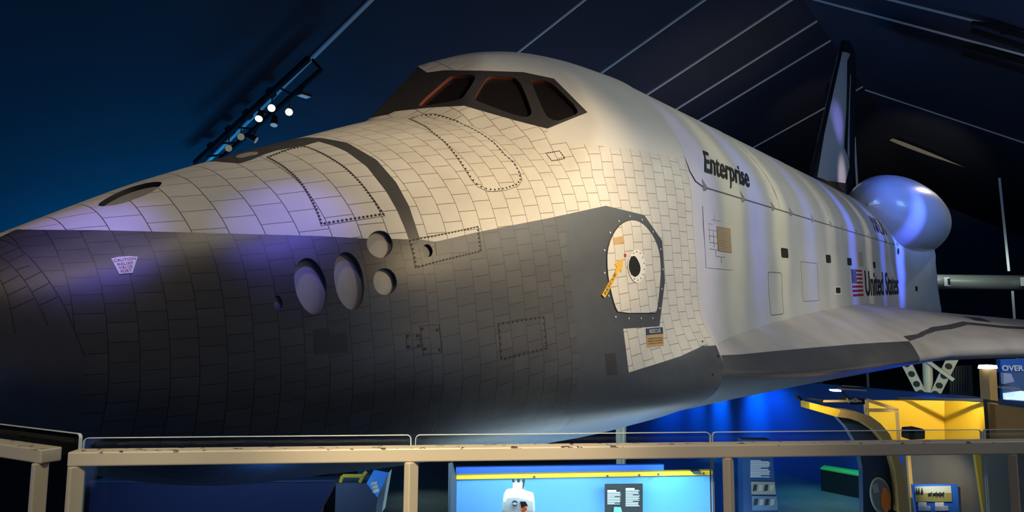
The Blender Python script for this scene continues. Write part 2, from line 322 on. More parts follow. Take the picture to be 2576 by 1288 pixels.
# outlines of paint, panels and openings as (station in metres, girth angle) on the hull; wing: (station, chord fraction); fin: (x, z)
BAKED = {
 'black_edge': [(0.885,1.3313), (0.925,1.3569), (0.966,1.3832), (1.008,1.4103), (1.022,1.3127), (1.043,1.2451), (1.067,1.1911), (1.093,1.1455), (1.121,1.1062), (1.151,1.0712), (1.181,1.0396), (1.212,1.0107), (1.244,0.9839), (1.276,0.9589), (1.309,0.9354), (1.342,0.9131), (1.376,0.8920), (1.410,0.8718), (1.442,0.8521), (1.475,0.8329), (1.508,0.8143), (1.542,0.7960), (1.575,0.7777), (1.608,0.7595), (1.641,0.7415), (1.674,0.7238), (1.707,0.7065), (1.741,0.6896), (1.774,0.6732), (1.808,0.6574), (1.843,0.6421), (1.877,0.6274), (1.914,0.6125), (1.952,0.5982), (1.989,0.5845), (2.027,0.5713), (2.066,0.5583), (2.105,0.5456), (2.144,0.5329), (2.184,0.5204), (2.224,0.5079), (2.264,0.4955), (2.301,0.4839), (2.339,0.4724), (2.377,0.4610), (2.416,0.4497), (2.454,0.4385), (2.493,0.4275), (2.532,0.4166), (2.571,0.4058), (2.611,0.3952), (2.651,0.3848), (2.692,0.3746), (2.733,0.3645), (2.775,0.3546), (2.817,0.3449), (2.860,0.3353), (2.908,0.3239), (2.957,0.3128), (3.006,0.3019), (3.057,0.2913), (3.108,0.2809), (3.160,0.2708), (3.213,0.2610), (3.273,0.2522), (3.333,0.2436), (3.396,0.2355), (3.459,0.2278), (3.537,0.2189), (3.616,0.2107), (3.674,0.2059), (3.733,0.2011), (3.816,0.1884), (3.901,0.1758), (3.986,0.1777), (4.072,0.1795), (4.143,0.1810), (4.215,0.1825), (4.288,0.1840), (4.363,0.1854), (4.439,0.1869), (4.516,0.1875), (4.595,0.1881), (4.674,0.1887), (4.755,0.1893), (4.837,0.1899), (4.920,0.1905), (5.005,0.1911), (5.091,0.1918), (5.179,0.1925), (5.268,0.1932), (5.359,0.1940), (5.452,0.1948), (5.546,0.1958), (5.643,0.1974), (5.741,0.1991), (5.842,0.2009), (5.946,0.2028), (6.052,0.2050), (6.161,0.2072), (6.272,0.2097), (6.388,0.2125), (6.508,0.2155), (6.631,0.2189), (6.745,0.2089), (6.863,0.1991), (6.983,0.1894), (7.105,0.1799), (7.230,0.1706), (7.357,0.1614), (7.487,0.1525), (7.554,0.1231), (7.625,0.0939), (7.700,0.0648), (7.777,0.0358), (7.856,0.0070), (7.857,-0.0238), (7.862,-0.0545), (7.865,-0.0851), (7.864,-0.1152), (7.861,-0.1449), (7.855,-0.1741), (7.847,-0.2026), (7.811,-0.2303), (7.775,-0.2573), (7.738,-0.2835), (7.703,-0.3091), (7.667,-0.3339), (7.624,-0.3574), (7.577,-0.3795), (7.529,-0.4007), (7.376,-0.3979), (7.228,-0.3949), (7.084,-0.3917), (6.944,-0.3882), (6.807,-0.3846), (6.674,-0.3808), (6.668,-0.4041), (6.663,-0.4270), (6.663,-0.4497), (6.663,-0.4718), (6.656,-0.4921), (6.650,-0.5118), (6.649,-0.5317), (6.761,-0.5290), (6.877,-0.5262), (6.995,-0.5235), (7.118,-0.5209), (7.245,-0.5181), (7.381,-0.5150), (7.521,-0.5117), (7.664,-0.5080), (7.805,-0.5033), (7.945,-0.4960), (8.089,-0.4882), (8.237,-0.4801), (8.398,-0.4722)],
 'band_front': [(3.621,1.2332), (3.628,1.1639), (3.636,1.0967), (3.630,1.0133), (3.638,0.9433), (3.627,0.8821), (3.618,0.8249), (3.615,0.7730), (3.619,0.7264), (3.607,0.6744), (3.600,0.6266), (3.597,0.5819), (3.598,0.5400), (3.602,0.5002), (3.596,0.4538), (3.595,0.4102), (3.600,0.3693), (3.601,0.3378), (3.604,0.3073), (3.609,0.2774), (3.612,0.2437), (3.616,0.2107)],
 'band_rear': [(3.700,1.4477), (3.694,1.3802), (3.709,1.3315), (3.734,1.2913), (3.747,1.2351), (3.768,1.1853), (3.787,1.1356), (3.806,1.0876), (3.785,1.0195), (3.775,0.9609), (3.774,0.9092), (3.775,0.8604), (3.778,0.8150), (3.786,0.7732), (3.772,0.7214), (3.763,0.6743), (3.760,0.6306), (3.760,0.5897), (3.764,0.5511), (3.753,0.5063), (3.745,0.4635), (3.741,0.4230), (3.743,0.3849), (3.737,0.3527), (3.733,0.3214), (3.732,0.2910), (3.732,0.2612), (3.733,0.2320), (3.737,0.2034)],
 'top_dark_edge': [(2.650,1.5708), (2.628,1.4726), (2.635,1.4116), (2.637,1.3437), (2.651,1.2913), (2.681,1.2444), (2.715,1.2036), (2.777,1.2059), (2.841,1.2084), (2.924,1.2261), (3.011,1.2453), (3.090,1.2508), (3.172,1.2571), (3.223,1.2471), (3.276,1.2378), (3.330,1.2291), (3.385,1.2210), (3.441,1.2136), (3.529,1.2225), (3.621,1.2332)],
 'shield': [(4.967,1.4790), (5.035,1.4601), (5.120,1.3934), (5.206,1.3283), (5.291,1.2654), (5.358,1.2087), (5.425,1.1540), (5.492,1.1018), (5.568,1.0481), (5.648,0.9963), (5.729,0.9451), (5.809,0.8948), (5.889,0.8457), (5.973,0.7995), (6.057,0.7548), (6.148,0.7132), (6.310,0.7171), (6.476,0.7212), (6.645,0.7253), (6.820,0.7297), (6.768,0.7878), (6.768,0.8570), (6.770,0.9271), (6.772,0.9970), (6.677,1.0365), (6.582,1.0766), (6.487,1.1171), (6.369,1.1487), (6.253,1.1808), (6.137,1.2133), (6.022,1.2461), (5.932,1.2996), (5.861,1.3610), (5.789,1.4231), (5.658,1.4989)],
 'pane_a': [(5.237,1.3575), (5.325,1.3659), (5.479,1.3641), (5.728,1.3620), (5.789,1.3471), (5.900,1.2611), (5.899,1.2369), (5.846,1.2151), (5.651,1.1760), (5.573,1.1625), (5.508,1.1765), (5.405,1.2348), (5.284,1.3071), (5.238,1.3425)],
 'pane_b': [(5.680,1.1138), (5.742,1.1337), (5.966,1.1860), (6.040,1.1917), (6.091,1.1853), (6.305,1.1229), (6.337,1.0964), (6.322,1.0458), (6.179,0.8875), (6.144,0.8524), (6.079,0.8378), (6.013,0.8434), (5.913,0.8979), (5.700,1.0657), (5.664,1.0942)],
 'pane_c': [(6.469,1.0515), (6.530,1.0451), (6.627,1.0195), (6.684,0.9857), (6.698,0.9514), (6.694,0.7660), (6.685,0.7443), (6.602,0.7377), (6.388,0.7343), (6.313,0.7425), (6.268,0.7717), (6.265,0.8088)],
 'jet_a': [(2.558,0.1454), (2.582,0.1958), (2.620,0.2311), (2.678,0.2440), (2.727,0.2305), (2.762,0.1968), (2.792,0.1432), (2.804,0.0986), (2.802,0.0570), (2.781,-0.0053), (2.745,-0.0409), (2.685,-0.0513), (2.647,-0.0407), (2.595,-0.0014), (2.559,0.0666)],
 'jet_b': [(2.875,0.1306), (2.901,0.1785), (2.952,0.2151), (2.998,0.2221), (3.044,0.2096), (3.083,0.1775), (3.108,0.1272), (3.115,0.0769), (3.110,0.0175), (3.080,-0.0414), (3.033,-0.0668), (2.982,-0.0681), (2.929,-0.0434), (2.882,0.0058), (2.866,0.0730)],
 'jet_c': [(3.207,0.2396), (3.247,0.2705), (3.308,0.2875), (3.365,0.2861), (3.421,0.2698), (3.448,0.2359), (3.448,0.2008), (3.424,0.1733), (3.368,0.1499), (3.308,0.1440), (3.245,0.1622), (3.205,0.1954)],
 'jet_d': [(3.193,0.0475), (3.217,0.0767), (3.258,0.0942), (3.314,0.0972), (3.366,0.0844), (3.406,0.0565), (3.418,0.0200), (3.400,-0.0092), (3.351,-0.0276), (3.295,-0.0305), (3.242,-0.0205), (3.202,0.0071)],
 'jet_e': [(2.388,0.0536), (2.401,0.0774), (2.420,0.0826), (2.439,0.0718), (2.451,0.0484), (2.451,0.0270), (2.436,0.0063), (2.418,0.0066), (2.397,0.0165), (2.387,0.0357)],
 'round_port': [(3.729,0.1466), (3.747,0.1640), (3.795,0.1742), (3.831,0.1617), (3.849,0.1355), (3.827,0.1145), (3.779,0.1050), (3.742,0.1168)],
 'tank_panel': [(3.618,0.2042), (3.738,0.2073), (3.911,0.2067), (4.048,0.2084), (4.190,0.2101), (4.327,0.2125), (4.469,0.2150), (4.451,0.1518), (4.439,0.0903), (4.304,0.0881), (4.173,0.0858), (4.014,0.0818), (3.863,0.0776), (3.740,0.0727), (3.621,0.0676), (3.623,0.1465)],
 'grey_patch': [(3.893,0.1769), (4.094,0.1741), (4.096,0.1115), (3.878,0.1107)],
 'oms_hole': [(1.516,1.2385), (1.563,1.2981), (1.706,1.3796), (1.845,1.4145), (1.996,1.3572), (2.040,1.2865), (2.030,1.2520), (1.986,1.2033), (1.886,1.1420), (1.752,1.1247), (1.631,1.1257), (1.541,1.1788)],
 'top_cover': [(2.778,1.3328), (2.829,1.3875), (2.900,1.4096), (2.962,1.3944), (3.015,1.3435), (2.992,1.3002), (2.944,1.2877), (2.884,1.3041), (2.810,1.3025)],
 'dark_tile_a': [(2.659,-0.1205), (2.786,-0.1235), (2.791,-0.1599), (2.925,-0.1582), (2.932,-0.2447), (2.659,-0.2328)],
 'dark_tile_b': [(6.225,-0.4534), (6.436,-0.4595), (6.440,-0.5338), (6.237,-0.5300)],
 'panel_a': [(2.973,1.1808), (2.967,1.0830), (2.966,0.9740), (2.960,0.8724), (2.947,0.7656), (2.929,0.6488), (2.913,0.5402), (2.901,0.4592), (2.885,0.3941), (3.062,0.3803), (3.238,0.3673), (3.461,0.3558), (3.444,0.4074), (3.435,0.5003), (3.431,0.6069), (3.424,0.7062), (3.425,0.8508), (3.420,1.0050), (3.428,1.1763), (3.405,1.2220), (3.283,1.2262), (3.118,1.2056)],
 'panel_b': [(4.950,1.2784), (4.851,1.1172), (4.746,0.9421), (4.715,0.8076), (4.670,0.6849), (4.633,0.5768), (4.622,0.4765), (4.650,0.4287), (4.721,0.3996), (4.827,0.3828), (5.005,0.3793), (5.209,0.3920), (5.303,0.4206), (5.339,0.4673), (5.359,0.5376), (5.320,0.6109), (5.348,0.7283), (5.333,0.8317), (5.323,0.9355), (5.292,1.0336), (5.268,1.1324), (5.237,1.2062), (5.178,1.2622), (5.097,1.3048)],
 'panel_c': [(5.962,0.5750), (6.156,0.5655), (6.176,0.5126), (5.959,0.5155)],
 'panel_d': [(4.556,-0.2452), (4.775,-0.2494), (5.003,-0.2535), (5.243,-0.2576), (5.240,-0.3237), (5.237,-0.3856), (4.998,-0.3854), (4.771,-0.3852), (4.553,-0.3850), (4.551,-0.3399), (4.555,-0.2939)],
 'panel_e': [(3.462,-0.2161), (3.597,-0.2239), (3.596,-0.2740), (3.449,-0.2691)],
 'panel_f': [(3.611,-0.1907), (3.817,-0.1981), (3.821,-0.3111), (3.615,-0.3045)],
 'smooth_roof': [(6.148,0.7121), (6.104,0.6451), (6.279,0.6058), (6.442,0.5803), (6.635,0.5480), (6.932,0.5256), (7.290,0.5153), (7.669,0.5052), (8.140,0.4854), (8.663,0.4612)],
 'cap_a': [(0.860,1.2611), (0.865,1.2345), (0.883,1.1409), (0.917,0.9436), (0.951,0.7752), (0.985,0.5972), (1.012,0.4620), (1.038,0.3523), (1.073,0.2240), (1.104,0.0818), (1.133,-0.0244), (1.164,-0.1320)],
 'cap_b': [(0.802,0.9024), (0.826,0.7863), (0.856,0.6617), (0.883,0.5251), (0.906,0.3914), (0.938,0.2431), (0.970,0.1115)],
 'cap_c': [(0.759,0.5974), (0.771,0.4779), (0.780,0.3491), (0.783,0.2254), (0.795,0.0696)],
 'cap_x0': [(0.826,0.7863), (0.932,0.8313)],
 'cap_x1': [(0.856,0.6617), (0.938,0.6788)],
 'cap_x2': [(0.881,0.5291), (0.982,0.5777)],
 'cap_x3': [(0.906,0.4008), (1.011,0.4540)],
 'cap_x4': [(0.941,0.2781), (1.038,0.3210)],
 'cap_x5': [(0.824,1.0274), (0.889,1.0631)],
 'cap_x6': [(0.802,0.9024), (0.910,0.9435)],
 'cap_x7': [(0.770,0.6881), (0.830,0.7235)],
 'cap_x8': [(0.768,0.5413), (0.859,0.5924)],
 'cap_x9': [(0.776,0.4109), (0.885,0.4654)],
 'cap_x10': [(0.778,0.2813), (0.910,0.3394)],
 'door_hatch': [(6.611,-0.3150), (6.547,-0.2839), (6.510,-0.2381), (6.475,-0.1642), (6.474,-0.0739), (6.502,-0.0176), (6.611,0.0445), (6.784,0.0956), (6.964,0.1217), (7.172,0.1292), (7.367,0.1106), (7.551,0.0616), (7.689,-0.0016), (7.765,-0.0713), (7.760,-0.1461), (7.689,-0.2164), (7.603,-0.2822), (7.520,-0.3376), (7.453,-0.3455)],
 'hatch_ring': [(6.912,-0.1040), (6.977,-0.0550), (7.088,-0.0299), (7.193,-0.0280), (7.312,-0.0524), (7.365,-0.1019), (7.343,-0.1452), (7.252,-0.1852), (7.116,-0.2004), (7.020,-0.1884), (6.940,-0.1511)],
 'hatch_glass': [(6.937,-0.1084), (6.973,-0.0732), (7.045,-0.0592), (7.115,-0.0625), (7.195,-0.0941), (7.227,-0.1278), (7.183,-0.1552), (7.085,-0.1684), (7.019,-0.1628), (6.953,-0.1410)],
 'hatch_note': [(6.652,0.0454), (6.892,0.0497), (6.894,0.0138), (6.654,0.0084)],
 'hatch_button': [(6.860,-0.0493), (6.879,-0.0411), (6.905,-0.0456), (6.912,-0.0546), (6.893,-0.0628), (6.867,-0.0590)],
 'arrow': [(6.287,-0.2204), (6.612,-0.1286), (6.669,-0.1026), (6.619,-0.0865), (6.832,-0.0652), (6.763,-0.1357), (6.731,-0.1191), (6.663,-0.1445), (6.344,-0.2371)],
 'arrow_text': [(6.323,-0.2310), (6.708,-0.1323), (6.630,-0.1188), (6.284,-0.2164)],
 'placard_top': [(7.180,-0.3991), (7.598,-0.4058), (7.570,-0.4299), (7.159,-0.4234)],
 'placard_low': [(7.159,-0.4234), (7.570,-0.4299), (7.515,-0.4715), (7.124,-0.4669)],
 'caution': [(1.399,0.5452), (1.422,0.5449), (1.445,0.5446), (1.467,0.5388), (1.489,0.5332), (1.512,0.5276), (1.535,0.5169), (1.559,0.5064), (1.546,0.4821), (1.533,0.4583), (1.521,0.4350), (1.509,0.4120), (1.498,0.3893), (1.478,0.3933), (1.458,0.3973), (1.438,0.3997), (1.418,0.4021), (1.413,0.4289), (1.409,0.4565), (1.405,0.4849), (1.402,0.5144)],
 'caution_box': [(1.399,0.5452), (1.560,0.5110), (1.502,0.3882), (1.418,0.4021)],
 'lower_bolts': [(8.663,-0.2988), (8.790,-0.2967), (8.781,-0.3974), (8.572,-0.3980)],
 'hinges': [(9.351,0.3489), (11.135,0.3524), (12.913,0.3531), (14.194,0.3584), (16.006,0.3597), (17.858,0.3618), (19.220,0.3662), (21.128,0.3751), (23.058,0.3838), (24.341,0.3865), (26.213,0.3790), (28.006,0.3833), (28.705,0.3781)],
 'enterprise': [(9.931,0.5962), (12.372,0.6257), (11.612,0.4366), (9.491,0.4349)],
 'ent_base': [(9.511,0.4360), (9.735,0.4373), (9.753,0.4349), (11.609,0.4554)],
 'united': [(21.756,-0.0657), (28.511,-0.0442), (28.268,-0.3546), (21.871,-0.3461)],
 'flag': [(19.920,-0.0675), (21.437,-0.0652), (21.525,-0.3372), (20.034,-0.3378)],
 'worm': [(29.036,0.7461), (30.889,0.7397), (28.580,0.4792), (26.647,0.4738)],
 'side_panel': [(9.186,0.2226), (10.371,0.2209), (10.363,-0.1398), (9.163,-0.1342)],
 'louver': [(9.729,0.1209), (10.366,0.1223), (10.334,-0.0326), (9.708,-0.0319)],
 'vent_a': [(13.286,0.0494), (13.771,0.0497), (13.755,-0.0247), (13.268,-0.0259)],
 'vent_b': [(17.091,0.0485), (17.585,0.0516), (17.554,-0.0262), (17.062,-0.0275)],
 'vent_c': [(19.549,0.0476), (20.117,0.0530), (20.077,-0.0257), (19.523,-0.0282)],
 'vent_d': [(23.421,0.0492), (23.836,0.0517), (23.812,-0.0274), (23.398,-0.0287)],
 'vent_e': [(17.958,-0.2519), (18.475,-0.2523), (18.463,-0.3031), (17.948,-0.3016)],
 'vent_e_frame': [(17.857,-0.2400), (18.570,-0.2402), (18.558,-0.3169), (17.848,-0.3144)],
 'vent_f': [(30.153,-0.2152), (30.348,-0.2138), (30.344,-0.2724), (30.144,-0.2765)],
 'pale_patch': [(21.180,0.1391), (21.858,0.1431), (21.776,-0.0254), (21.106,-0.0293)],
 'umbilical': [(28.516,0.2543), (28.645,0.2918), (28.759,0.2919), (28.807,0.2549), (28.735,0.2074), (28.611,0.2018), (28.514,0.2226)],
 'access_a': [(12.302,-0.1511), (12.401,-0.1409), (13.110,-0.1413), (13.209,-0.1634), (13.191,-0.4142), (13.107,-0.4205), (12.420,-0.4202), (12.354,-0.4105)],
 'access_b': [(14.675,-0.0420), (16.092,-0.0440), (16.154,-0.3530), (14.722,-0.3504)],
 'w_edge': [(8.908,0.4722), (8.873,0.6684), (9.159,0.6717), (9.449,0.6780), (9.745,0.6869), (10.067,0.6882), (10.425,0.6918), (10.798,0.6960), (11.192,0.7021), (11.602,0.7087), (12.027,0.7169), (12.468,0.7263), (12.923,0.7370), (13.397,0.7482), (13.891,0.7600), (14.404,0.7722), (15.141,0.7861), (15.933,0.7994), (16.544,0.8120), (17.183,0.8249), (17.813,0.8363)],
 'w_joint': [(17.813,0.8363), (17.588,0.9011), (17.330,0.9679), (17.281,0.9977), (17.427,1.0152), (17.940,1.0653)],
 'w_stripe_hi': [(18.132,0.7496), (19.287,0.7412), (20.381,0.6327), (21.042,0.6037), (22.113,0.5396), (22.418,0.5818), (22.720,0.6305), (23.235,0.6638)],
 'w_stripe_lo': [(17.813,0.8363), (19.199,0.7942), (20.132,0.7089), (20.776,0.6815), (21.787,0.6057), (22.132,0.6465), (22.390,0.6930), (22.786,0.7154)],
 'w_patch': [(23.452,0.4145), (23.874,0.4489), (23.068,0.5619), (22.786,0.5226)],
 'fin_white': [(27.319, 3.024), (28.35, 2.978), (32.185, 3.363), (33.356, 4.258), (33.12, 4.622), (31.949, 4.918), (32.812, 6.863), (33.522, 9.267), (34.249, 9.784), (32.752, 9.639), (32.154, 9.383), (30.514, 6.963), (28.955, 5.024)],
 'fin_strip': [(32.851, 4.757), (33.415, 4.622), (34.39, 8.759), (34.185, 8.846), (33.267, 6.066)],
 'fin_panel': [(29.16, 4.067), (28.985, 3.528), (30.196, 3.245), (30.031, 3.59), (29.515, 4.161)],
}

# ------------------------------------------------------------------ meshing of curved skins
def inside(P, poly):
    P = np.asarray(P); r = np.zeros(len(P), bool); n = len(poly)
    for i in range(n):
        x1, y1 = poly[i]; x2, y2 = poly[(i+1) % n]
        if y1 == y2: continue
        m = ((y1 > P[:, 1]) != (y2 > P[:, 1])); x = (x2-x1)*(P[:, 1]-y1)/(y2-y1)+x1
        r ^= m & (P[:, 0] < x)
    return r
TS = 2.2                                    # metres per radian, for even spacing only
def dens(poly, step, closed=True):
    out = []; n = len(poly)
    for i in range(n if closed else n-1):
        a, b = np.array(poly[i]), np.array(poly[(i+1) % n]); L = math.hypot(b[0]-a[0], (b[1]-a[1])*TS); k = max(1, int(L/step))
        for j in range(k): out.append(tuple(a+(b-a)*j/k))
    if not closed: out.append(tuple(poly[-1]))
    return out
def rounded(poly, n=2):
    """Chaikin corner cutting for outlines that are smooth on the hull"""
    for _ in range(n):
        q = []
        for i in range(len(poly)):
            a, b = np.array(poly[i]), np.array(poly[(i+1) % len(poly)]); q += [tuple(a*.75+b*.25), tuple(a*.25+b*.75)]
        poly = q
    return poly
def skin(A, B, lines=(), loops=(), ts=TS, tol=.3):
    """triangulation of the rectangle A x B (parameters) that keeps the given lines and loops as edges"""
    g = np.stack(np.meshgrid(A, B, indexing='ij'), -1).reshape(-1, 2); keep = np.ones(len(g), bool)
    sp = min(np.median(np.diff(A)), np.median(np.diff(B))*ts)
    extra = []; edges = []
    segs = [(l, False) for l in lines]+[(l, True) for l in loops]
    for l, cl in segs:
        d = dens(l, sp*1.5, cl); s0 = len(extra); extra += d
        edges += [(s0+i, s0+i+1) for i in range(len(d)-1)]+([(s0+len(d)-1, s0)] if cl else [])
    bnd = (g[:, 0] == A[0]) | (g[:, 0] == A[-1]) | (g[:, 1] == B[0]) | (g[:, 1] == B[-1])
    for a, b in edges:
        a, b = np.array(extra[a])*(1, ts), np.array(extra[b])*(1, ts); G = g*(1, ts)
        m = (np.abs(G[:, 0]-(a[0]+b[0])/2) < sp*3) & (np.abs(G[:, 1]-(a[1]+b[1])/2) < sp*3)
        if not m.any(): continue
        i = np.where(m)[0]; ab = b-a; t = np.clip(((G[i]-a) @ ab)/(ab @ ab+1e-12), 0, 1); dd = np.hypot(*(G[i]-a-t[:, None]*ab).T)
        keep[i[(dd < sp*tol) & ~bnd[i]]] = False
    g = g[keep]; allp = np.concatenate([g, np.array(extra).reshape(-1, 2)]) if extra else g
    vs = [Vector((p[0], p[1]*ts)) for p in allp]
    r = delaunay_2d_cdt(vs, [(a+len(g), b+len(g)) for a, b in edges], [], 0, 1e-5)
    P = np.array([(v.x, v.y/ts) for v in r[0]]); T = np.array([f for f in r[2] if len(f) == 3])
    return P, T
def fill(poly, step, ts=TS):
    d = dens(poly, step*1.5); a = np.array(poly); lo = a.min(0); hi = a.max(0)
    gx = np.arange(lo[0]+step/2, hi[0], step); gy = np.arange(lo[1]+step/2/ts, hi[1], step/ts)
    g = np.stack(np.meshgrid(gx, gy, indexing='ij'), -1).reshape(-1, 2) if len(gx) and len(gy) else np.zeros((0, 2))
    if len(g):
        g = g[inside(g, d)]
        if len(g):
            dd = np.min(np.hypot(g[:, None, 0]-np.array(d)[None, :, 0], (g[:, None, 1]-np.array(d)[None, :, 1])*ts), 1); g = g[dd > step*.4]
    n = len(d); vs = [Vector((p[0], p[1]*ts)) for p in d]+[Vector((p[0], p[1]*ts)) for p in g]
    r = delaunay_2d_cdt(vs, [(i, (i+1) % n) for i in range(n)], [], 0, 1e-6)
    P = np.array([(v.x, v.y/ts) for v in r[0]]); T = np.array([f for f in r[2] if len(f) == 3], int).reshape(-1, 3)
    cen = P[T].mean(1); T = T[inside(cen, d)]
    return P, T, d
def normal(fn, X, t, e=.004):
    a = fn(X+e, t)-fn(X-e, t); b = fn(X, t+e)-fn(X, t-e); n = np.cross(a, b)
    return n/np.maximum(np.linalg.norm(n, axis=1)[:, None], 1e-9)
def outward(fn, P):
    n = normal(fn, P[:, 0], P[:, 1]); p = fn(P[:, 0], P[:, 1]); c = np.stack([p[:, 0], np.zeros(len(p)), np.full(len(p), -1.0)], -1)
    s = np.sign(((p-c)*n).sum(1)); s[s == 0] = 1
    return n*s[:, None]
def hull_uv(P):
    r = hull_r(P[:, 0]); z = r*np.sin(TH); y = r*np.cos(TH); ds = np.hypot(np.diff(y, axis=1), np.diff(z, axis=1))
    s = np.concatenate([np.zeros((len(P), 1)), np.cumsum(ds, 1)], 1); s -= s[:, 80:81]
    f = (P[:, 1]+pi/2)/pi*(NT-1); i = np.clip(f.astype(int), 0, NT-2); f = f-i; a = np.arange(len(P))
    return np.stack([P[:, 0], s[a, i]*(1-f)+s[a, i+1]*f], -1)
def orient(V, T, out):
    n = np.cross(V[T[:, 1]]-V[T[:, 0]], V[T[:, 2]]-V[T[:, 0]]); m = (n*out[T].mean(1)).sum(1) < 0
    T = T.copy(); T[m] = T[m][:, ::-1]; return T
SIDE = {0: 'port', 1: 'starboard'}
def mirror(V): return V*np.array([1, -1, 1])
def patch(name, poly, off, m, parent, fn=hull, base=-.004, wall=None, step=.06, star=False, uvf=None, smooth=True, label=None, depth_mat=None):
    """a plate that follows the skin, its face off metres outside it (negative: sunk, with walls up to the skin)"""
    P, T, d = fill(poly, step); o = outward(fn, P); S = fn(P[:, 0], P[:, 1]); V = S+o*off
    D = np.array(d); od = outward(fn, D); Sd = fn(D[:, 0], D[:, 1]); n = len(d)
    T = orient(V, T, o); k = len(V)
    allV = np.concatenate([V, Sd+od*off, Sd+od*base]); q = [(k+i, k+n+i, k+n+(i+1) % n, k+(i+1) % n) for i in range(n)]
    uv = None
    if uvf: u0 = uvf(P); u1 = uvf(D); uv = np.concatenate([u0, u1, u1])
    if star: allV = mirror(allV); T = T[:, ::-1]
    F_ = [tuple(t) for t in T]+q
    ms = [m]+([wall] if wall else []); mi = [0]*len(T)+[1 if wall else 0]*n
    ob = mesh(name, allV, F_, ms, parent, smooth, mi, uv, label)
    if smooth:
        e = ob.modifiers.new('split', 'EDGE_SPLIT'); e.split_angle = radians(40)
    return ob
def ribbon(name, line, w_, m, parent, fn=hull, off=.003, star=False, closed=False, step=.08):
    d = dens(line, step, closed)
    if closed: d.append(d[0])
    D = np.array(d); S = fn(D[:, 0], D[:, 1]); o = outward(fn, D); t = np.gradient(S, axis=0); s = np.cross(t, o); s /= np.maximum(np.linalg.norm(s, axis=1)[:, None], 1e-9)
    V = np.concatenate([S+o*off-s*w_/2, S+o*off+s*w_/2, S-o*.004-s*w_/2, S-o*.004+s*w_/2]); n = len(D)
    if star: V = mirror(V)
    Fc = []
    for i in range(n-1): Fc += [(i, i+1, n+i+1, n+i), (i, 2*n+i, 2*n+i+1, i+1), (n+i, n+i+1, 3*n+i+1, 3*n+i)]
    return mesh(name, V, Fc, m, parent)
def bolts(name, line, n, r, m, parent, fn=hull, closed=True, star=False, h=.006):
    pts = line+[line[0]] if closed else line
    P = fn(np.array([p[0] for p in dens(pts, .02, False)]), np.array([p[1] for p in dens(pts, .02, False)])); q = np.array(dens(pts, .02, False))
    L = np.concatenate([[0], np.cumsum(np.linalg.norm(np.diff(P, axis=0), axis=1))]); V = []; Fc = []
    for k in range(n):
        s = L[-1]*k/n if closed else L[-1]*k/(n-1); X = np.interp(s, L, q[:, 0]); t = np.interp(s, L, q[:, 1])
        c = fn(np.array([X]), np.array([t]))[0]; o = outward(fn, np.array([[X, t]]))[0]; a = np.cross(o, [0, 0, 1.]); a /= np.linalg.norm(a); b = np.cross(o, a)
        V = []; Fc = []; k0 = 0; N_ = 8
        for j in range(N_):
            an = 2*pi*j/N_; e = a*cos(an)+b*sin(an); V.append(c+e*r+o*h)
        for j in range(N_):
            an = 2*pi*j/N_; e = a*cos(an)+b*sin(an); V.append(c+e*r*1.05-o*.004)
        Fc.append(tuple(range(k0, k0+N_))); Fc += [(k0+j, k0+N_+j, k0+N_+(j+1) % N_, k0+(j+1) % N_) for j in range(N_)]
        mesh(name, mirror(np.array(V)) if star else np.array(V), Fc, m, parent)
def text2d(s, bold=0, sx=1):
    cu = bpy.data.curves.new('t', 'FONT'); cu.body = s; cu.offset = bold; cu.resolution_u = 3; cu.fill_mode = 'FRONT'
    o = bpy.data.objects.new('t', cu); C.objects.link(o); bpy.context.view_layer.update()
    dg = bpy.context.evaluated_depsgraph_get(); me = bpy.data.meshes.new_from_object(o.evaluated_get(dg))
    bm = bmesh.new(); bm.from_mesh(me); bmesh.ops.triangulate(bm, faces=bm.faces)
    bmesh.ops.remove_doubles(bm, verts=bm.verts, dist=1e-5)
    for _ in range(2):
        es = [e for e in bm.edges if e.calc_length() > .22]
        if es: bmesh.ops.subdivide_edges(bm, edges=es, cuts=1); bmesh.ops.triangulate(bm, faces=bm.faces)
    V = np.array([v.co[:2] for v in bm.verts]); Fc = [[v.index for v in f.verts] for f in bm.faces]
    bm.free(); bpy.data.objects.remove(o); bpy.data.curves.remove(cu); bpy.data.meshes.remove(me)
    lo = V.min(0); hi = V.max(0)
    return V, Fc, lo, hi
def bil(q, u, v):
    """q = corners bl, br, tr, tl"""
    q = [np.array(p) for p in q]; u = u[:, None]; v = v[:, None]
    return q[0]*(1-u)*(1-v)+q[1]*u*(1-v)+q[2]*u*v+q[3]*(1-u)*v
def hull_text(name, s, quad, m, parent, fn=hull, off=.012, bold=0, star=False, base0=None, label=None):
    """letters whose cap height spans the quad (bl, br, tr, tl in skin parameters); descenders hang below"""
    V, Fc, lo, hi = text2d(s, bold); cap = base0 if base0 else hi[1]; y0 = 0 if lo[1] < -.05 else lo[1]
    u = (V[:, 0]-lo[0])/(hi[0]-lo[0]); v = (V[:, 1]-y0)/(hi[1]-y0)
    P = bil(quad, u, v); o = outward(fn, P); W = fn(P[:, 0], P[:, 1])+o*off
    T = orient(W, np.array(Fc), o)
    if star: W = mirror(W); T = T[:, ::-1]
    return mesh(name, W, T, m, parent, label=label)
def flat_text(name, s, o0, ux, uy, width, height, m, parent=None, bold=0, label=None):
    """letters on a plane: lower left corner o0, unit vectors ux and uy"""
    V, Fc, lo, hi = text2d(s, bold); ux, uy, o0 = Vector(ux), Vector(uy), Vector(o0)
    W = [o0+ux*float((v[0]-lo[0])/(hi[0]-lo[0])*width)+uy*float((v[1]-lo[1])/(hi[1]-lo[1])*height) for v in V]
    return mesh(name, W, Fc, m, parent, label=label)
